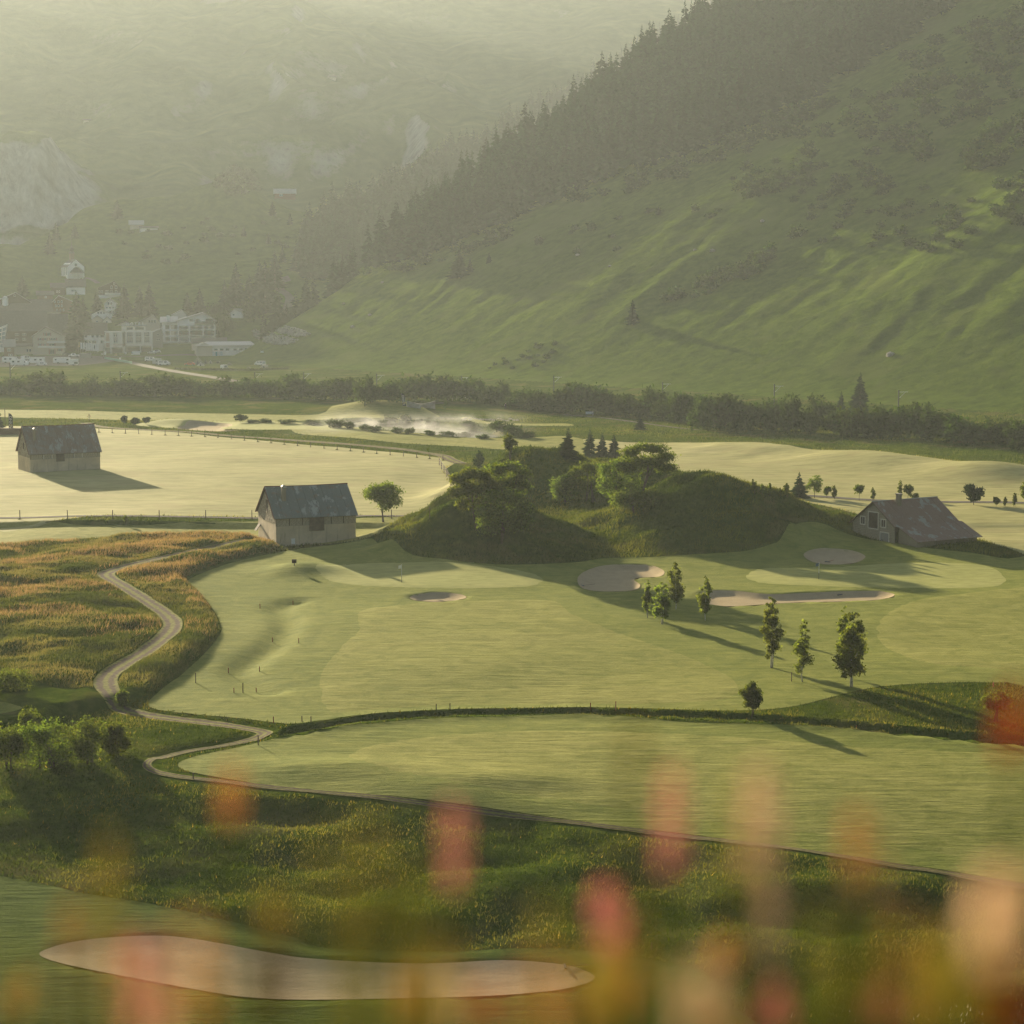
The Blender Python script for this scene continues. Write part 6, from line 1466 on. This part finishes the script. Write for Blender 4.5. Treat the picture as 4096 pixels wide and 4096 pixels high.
# feather banners, bench, walker, portal stones
def banner(u, v, vt, tilt, lb):
    p, H = h_at(u, v, vt); e = tag(empty('feather_banner', p), lb, 'banner'); w = H*.24
    c = MB().add([(0,0,H*.08),(w,0,H*.02),(w*.95,0,H*.8),(w*.6,0,H*.95),(0,0,H)], [(0,1,2,3,4)]).build('cloth', M['darkcar'], e); c.modifiers.new('thickness', 'SOLIDIFY').thickness = .03
    MB().tube([(0,0,-.3),(0,0,H)], .04, 5).build('pole', M['metal'], e)
    text_mesh('lettering', 'DNIOV', w*.95, M['wht'], e, (w*.12, -.05, H*.83), (math.pi/2, math.pi/2, 0), .01)
    st = MB()
    for k in range(6):
        a = k*math.pi/3; st.tube([(w*.55+math.cos(a)*w*.12, -.05, H*.27+math.sin(a)*w*.12), (w*.55+math.cos(a)*w*.42, -.05, H*.27+math.sin(a)*w*.42)], w*.08, 4)
    st.build('emblem', M['yellow_flag'], e); e.rotation_euler = (0, tilt, 0)
banner(1612, 1627, 1572, -.14, 'dark feather banner with white letters and yellow emblem by the river'); banner(36, 1722, 1652, 0, 'dark feather banner beside the spruce at the left edge')
tag(MB().tube([(0,0,-.3),(0,0,4.2)], .09, 6).build('pole', M['post'], None, False, at(21, 1700)), 'plain thin pole left of the feather banner', 'pole')
pb = at(35, 1740); tag(MB().box(-6, 3, 0, .8, -.2, 1.6).build('brown_shed_wall', M['brown'], None, False, pb), 'low brown board wall behind the left barn', 'wall')
p = at(357, 1690); sg = tag(empty('trail_sign', p), 'brown trail sign with pointed top right of the far barn', 'sign'); MB().tube([(0,0,-.2),(0,0,2.2)], .07, 5).build('post', M['post'], sg); MB().tube([(-.45,0,1.5),(0,0,2.2),(.45,0,1.5)], .07, 5).build('pointed_top', M['redpost'], sg)
p = at(2360, 1662); bn = tag(empty('park_bench', p, .3), 'white bench beside the river path', 'bench')
MB().box(-1.1,1.1,-.1,.35,.42,.5).build('seat', M['wht'], bn); MB().slab((-1.1,.33,.5),(1.1,.33,.5),(1.1,.55,1.05),(-1.1,.55,1.05),.06).build('backrest', M['wht'], bn)
for x in (-.9,.9): MB().box(x-.06,x+.06,-.05,.4,-.1,.42).build('leg', M['metal'], bn)
for u0, sg_ in ((1655,1),(1712,-1)):
    p = at(u0, 1632); tag(MB().hexa([(-2,0,-.3),(2,0,-.3),(2,.6,-.3),(-2,.6,-.3),(-2,0,2.0 if sg_ > 0 else 1.0),(2,0,1.0 if sg_ > 0 else 2.0),(2,.6,1.0 if sg_ > 0 else 2.0),(-2,.6,2.0 if sg_ > 0 else 1.0)]).build('portal_wall', M['rock'], None, False, p), ('left' if sg_ > 0 else 'right')+' sloping concrete wing wall of the underpass by the pond', 'wall')
def bridge():
    a, b = at(1792, 1604), at(1878, 1600); e = tag(empty('bridge_railing', a), 'grey bridge railing in front of the willow hedge', 'railing')
    for k in range(6): q = (b-a)*(k/5); MB().box(q.x-.08, q.x+.08, q.y-.08, q.y+.08, -.3, 1.2).build('post', M['metal'], e)
    for h in (.5, .85, 1.2): MB().tube([(0,0,h), (b.x-a.x, b.y-a.y, h)], .06, 5).build('rail', M['metal'], e)
bridge()
def walker():
    p = at(2022, 1638); e = tag(empty('person', p, .6), 'walker in dark clothes striding along the path before the willow hedge', 'person')
    J = [(0,0,.95),(0,0,1.18),(0,-.02,1.42),(0,-.03,1.55),(0,-.05,1.68),(.1,0,.9),(.12,-.16,.5),(.12,-.12,.06),(.12,-.28,.03),(-.1,0,.9),(-.12,.12,.5),(-.12,.34,.1),(-.12,.24,.03),(.2,0,1.4),(.26,.1,1.12),(.26,-.02,.9),(.26,-.06,.82),(-.2,0,1.4),(-.26,-.08,1.12),(-.26,-.26,.95),(-.26,-.32,.9)]
    E = [(0,1),(1,2),(2,3),(3,4),(0,5),(5,6),(6,7),(7,8),(0,9),(9,10),(10,11),(11,12),(2,13),(13,14),(14,15),(15,16),(2,17),(17,18),(18,19),(19,20)]
    Rd = [.16,.15,.16,.06,.1,.1,.075,.05,.045,.1,.075,.05,.045,.08,.055,.04,.035,.08,.055,.04,.035]
    me = bpy.data.meshes.new('body'); me.from_pydata(J, E, []); o = inst('body', me, parent=e); me.materials.append(M['cloth'])
    sk_ = o.modifiers.new('skin', 'SKIN'); 
    if not me.skin_vertices: pass
    for i, r_ in enumerate(Rd): me.skin_vertices[0].data[i].radius = (r_, r_)
    me.skin_vertices[0].data[0].use_root = True; o.modifiers.new('sub', 'SUBSURF').levels = 1
    hd = MB().tube([(0,-.05,1.6+.24*t) for t in (0,.15,.35,.6,.85,1)], [.05,.085,.1,.105,.08,.02], 10).build('head', M['skin'], e, True); MB().tube([(0,-.03,1.74),(0,-.03,1.8),(0,-.03,1.87)], [.115,.11,.03], 10).build('hair', M['darkwood'], e, True)
    bp = MB().box(-.16,.16,.1,.3,1.05,1.45).build('rucksack', M['tent2'], e)
M['cloth'] = plain('dark_clothes', (.035,.035,.035), .9, var=.2); M['skin'] = plain('skin', (.5,.33,.25), .6, var=.05)
walker()
# red foliage and wild flowers close to the camera
M['pink'] = leaf_mat('pink_petals', (.78,.33,.28), .15, .5, 30, (1.1,1.0,.95)); M['orange'] = leaf_mat('orange_petals', (.62,.31,.11), .15, .5, 30, (1.1,1.0,.8)); M['pale'] = leaf_mat('pale_petals', (.75,.5,.36), .12, .5, 30, (1,1,.9))
M['yellowf'] = leaf_mat('yellow_flowers', (.4,.33,.06), .15, .5, 30, (1.1,1,.7)); M['redf'] = leaf_mat('red_petals', (.4,.06,.025), .15, .5, 30, (1.1,1,.8)); M['brownf'] = leaf_mat('brown_seed_head', (.1,.065,.018), .2, .3, 30); M['stem'] = leaf_mat('flower_stem', (.11,.13,.03), .15, .4, 20)
def flower(u, v0, v1, wpx, d, m_, lb, seed, leaf=True):
    """flower spike whose head spans v0..v1 of the photo at distance d, standing on the near slope"""
    g = np.random.default_rng(seed)
    def pt(u_, v_): a, b, c = ray(u_, v_); t = d/math.hypot(1, 0); return Vector((float(a*t), float(b*t), CAM_Z+float(c*t)))
    top, bot = pt(u, v0), pt(u+g.uniform(-25, 25), v1); base = Vector((bot.x+g.normal()*.05, bot.y+g.normal()*.05, 0)); base.z = float(zat(base.x, base.y, GZT))-.03
    e = tag(empty('wild_flower', base), lb, 'flower', 'wild flowers close in front of the camera')
    t_, b_ = top-base, bot-base; r = wpx*d/FPX*.5; n = 150
    k = g.random(n); ax = np.array(b_)[None]+(np.array(t_)-np.array(b_))[None]*k[:, None]; an = g.uniform(0, 6.28, n); rr = r*np.sin(np.pi*(.12+.83*k))**.6*g.uniform(.5, 1.0, n)
    C = ax+np.stack([np.cos(an)*rr, np.sin(an)*rr, np.zeros(n)], 1); V, F = rand_quads(C, r*.34, g); tt_ = np.repeat(g.uniform(.75, 1.25, n), 4)
    inst('flower_head', np_mesh('flower_head', V, F, M[m_], False, np.stack([tt_]*3, 1)), parent=e)
    mid = b_*.5+Vector((g.normal()*.03, g.normal()*.03, 0)); st = MB().tube([(0,0,0), mid, b_, t_], [.004,.0035,.003,.001], 6)
    inst('stem', np_mesh('stem', np.array(st.v), np.array([f for f in st.f if len(f) == 4]), M['stem'], True, np.ones((len(st.v), 3))), parent=e)
    if leaf:
        for q in range(3):
            h = b_*g.uniform(.2, .75); a = g.uniform(0, 6.28); L_ = g.uniform(.1, .2); dv = Vector((math.cos(a), math.sin(a), .5)); sd = Vector((-math.sin(a), math.cos(a), 0))*.012
            vs = [h, h+dv*L_*.4+sd, h+dv*L_*.4-sd, h+dv*L_-Vector((0,0,L_*.3))]; mesh_obj('leaf', vs, [(0,1,3),(0,3,2)], M['stem'], e)
EXTRA = [(u, v0, 4150, w, d, m_, lb_) for u, v0, w, d, m_, lb_ in [(340,3560,150,1.25,'yellowf','tall faint olive stalk at the bottom left'),(760,3700,160,1.15,'orange','faint orange haze of petals right of the wide pink flower'),(960,3820,170,1.05,'stem','faint green blur left of the dark seed head'),(1330,3640,140,1.2,'stem','tall faint green stalk right of the dark seed head'),(1720,3760,180,1.1,'yellowf','faint ochre blur left of bottom centre'),
  (2160,3840,180,1.1,'orange','faint orange blur at bottom centre'),(2680,3700,170,1.1,'stem','tall faint green stalk right of the ochre flower'),(3260,3740,190,1.1,'stem','pale green blur between the bottom right pink flowers'),(3420,3820,170,1.1,'yellowf','olive blur at the lower right'),(3640,3680,150,1.2,'orange','tall faint orange stalk at the lower right'),(3860,3720,200,1.0,'yellowf','broad olive blur below the large pale blossom'),(60,3760,150,1.2,'stem','faint green blur in the bottom left corner'),(4080,3900,200,1.0,'redf','dark red blur in the bottom right corner')]]
for i, (u, v0, v1, w, d, m_, lb) in enumerate(EXTRA + [(930,3060,3300,120,2.0,'orange','blurred orange pink flower spike left of centre at the edge of the rough'),(1815,3210,3560,120,1.9,'pink','blurred pink flower spike leaning at the centre'),(2690,3060,3480,140,1.9,'pink','brightest blurred pink flower spike right of centre'),(3050,3080,3520,190,1.7,'pale','broad pale pink blurred flower spike'),
  (2545,2840,3180,110,1.5,'brownf','faint brown blurred spike above the bright pink one'),(3430,3230,3520,120,1.8,'orange','blurred ochre orange flower spike right of the pale one'),(2420,3540,3810,160,1.9,'pink','blurred pink flower low in the middle right'),(2900,3740,3880,110,1.9,'orange','small bright orange blurred flower low right of the middle'),(4010,3500,3860,330,1.2,'pale','large pale blurred blossom at the right edge'),
  (4060,2760,3020,170,1.6,'redf','blurred deep red flower at the right edge'),(430,3340,3720,110,1.7,'yellowf','blurred olive yellow spike at the left'),(1480,3300,3760,120,1.5,'yellowf','tall faint yellow spike left of the centre pink flower'),(1090,3560,3760,120,1.8,'yellowf','yellow topped blurred flower above the dark seed head'),(1105,3720,4110,170,1.7,'brownf','dark brown green blurred seed head at the bottom'),
  (580,3750,4120,200,1.6,'pink','wide pink blurred flower at the bottom left'),(110,3900,4060,90,2.0,'orange','orange blurred flower in the bottom left corner'),(2420,3780,4120,230,1.6,'yellowf','large ochre blurred flower at the bottom centre'),(2540,3860,4130,170,1.6,'orange','orange flower merging into the large ochre one'),(1640,3860,4080,110,1.8,'orange','orange blurred flower left of the large ochre one'),
  (1940,3940,4120,160,1.7,'orange','low orange flower at the bottom centre'),(3110,3950,4120,150,1.8,'pink','pink blurred flower at the bottom right'),(3530,3960,4120,130,1.8,'pink','small pink flower right at the bottom'),(3960,3830,4060,190,1.5,'brownf','dark blurred leaf mass under the large pale blossom'),(280,3620,3800,80,1.9,'orange','small faint orange flower at the left'),(3740,3780,4110,160,1.6,'yellowf','olive blurred grass head right of the bottom pink flowers'),(2800,3880,4120,200,1.3,'pale','pale washed out blossom at the bottom right of centre')]):
    flower(u, v0, v1, w*.8, d, m_, lb, 900+i)
gs = np.random.default_rng(950)
for k in range(46):
    u = gs.uniform(-50, 4150); v0 = 4150-abs(gs.normal())*330-120-(260 if u > 2900 else 0)*gs.random(); d = gs.uniform(1.0, 1.9)
    flower(u, v0, v0+gs.uniform(260, 480), gs.uniform(50, 100), d, ('stem','yellowf','stem','yellowf','pale','orange')[int(gs.integers(6))], 'thin blurred grass stalk close in front of the camera', 1000+k, True)
X, Y, g = field(9000, -4, 4, .9, 12, 31); blades('near_slope_meadow_grass', X, Y, g.uniform(.12, .4, len(X)), .012, palette(X, Y, g, DK, MD, LT, 1.0, 8), 32)
# ------------------------------------------------------------------ the air
def haze_box():
    n = NT('haze_air')
    v = n.node('ShaderNodeVolumePrincipled')
    v.inputs['Color'].default_value = (.83, .93, .93, 1)
    v.inputs['Density'].default_value = HAZE
    v.inputs['Anisotropy'].default_value = HAZE_G
    n.l.new(v.outputs[0], n.out.inputs['Volume'])
    b = MB().box(-5300, 5300, -800, 5300, float(GZT.min())-1.0, float(GZT.max())+8)
    tag(b.build('haze', n.m), kind='stuff')
HAZE, HAZE_G = .000105, .34
haze_box()
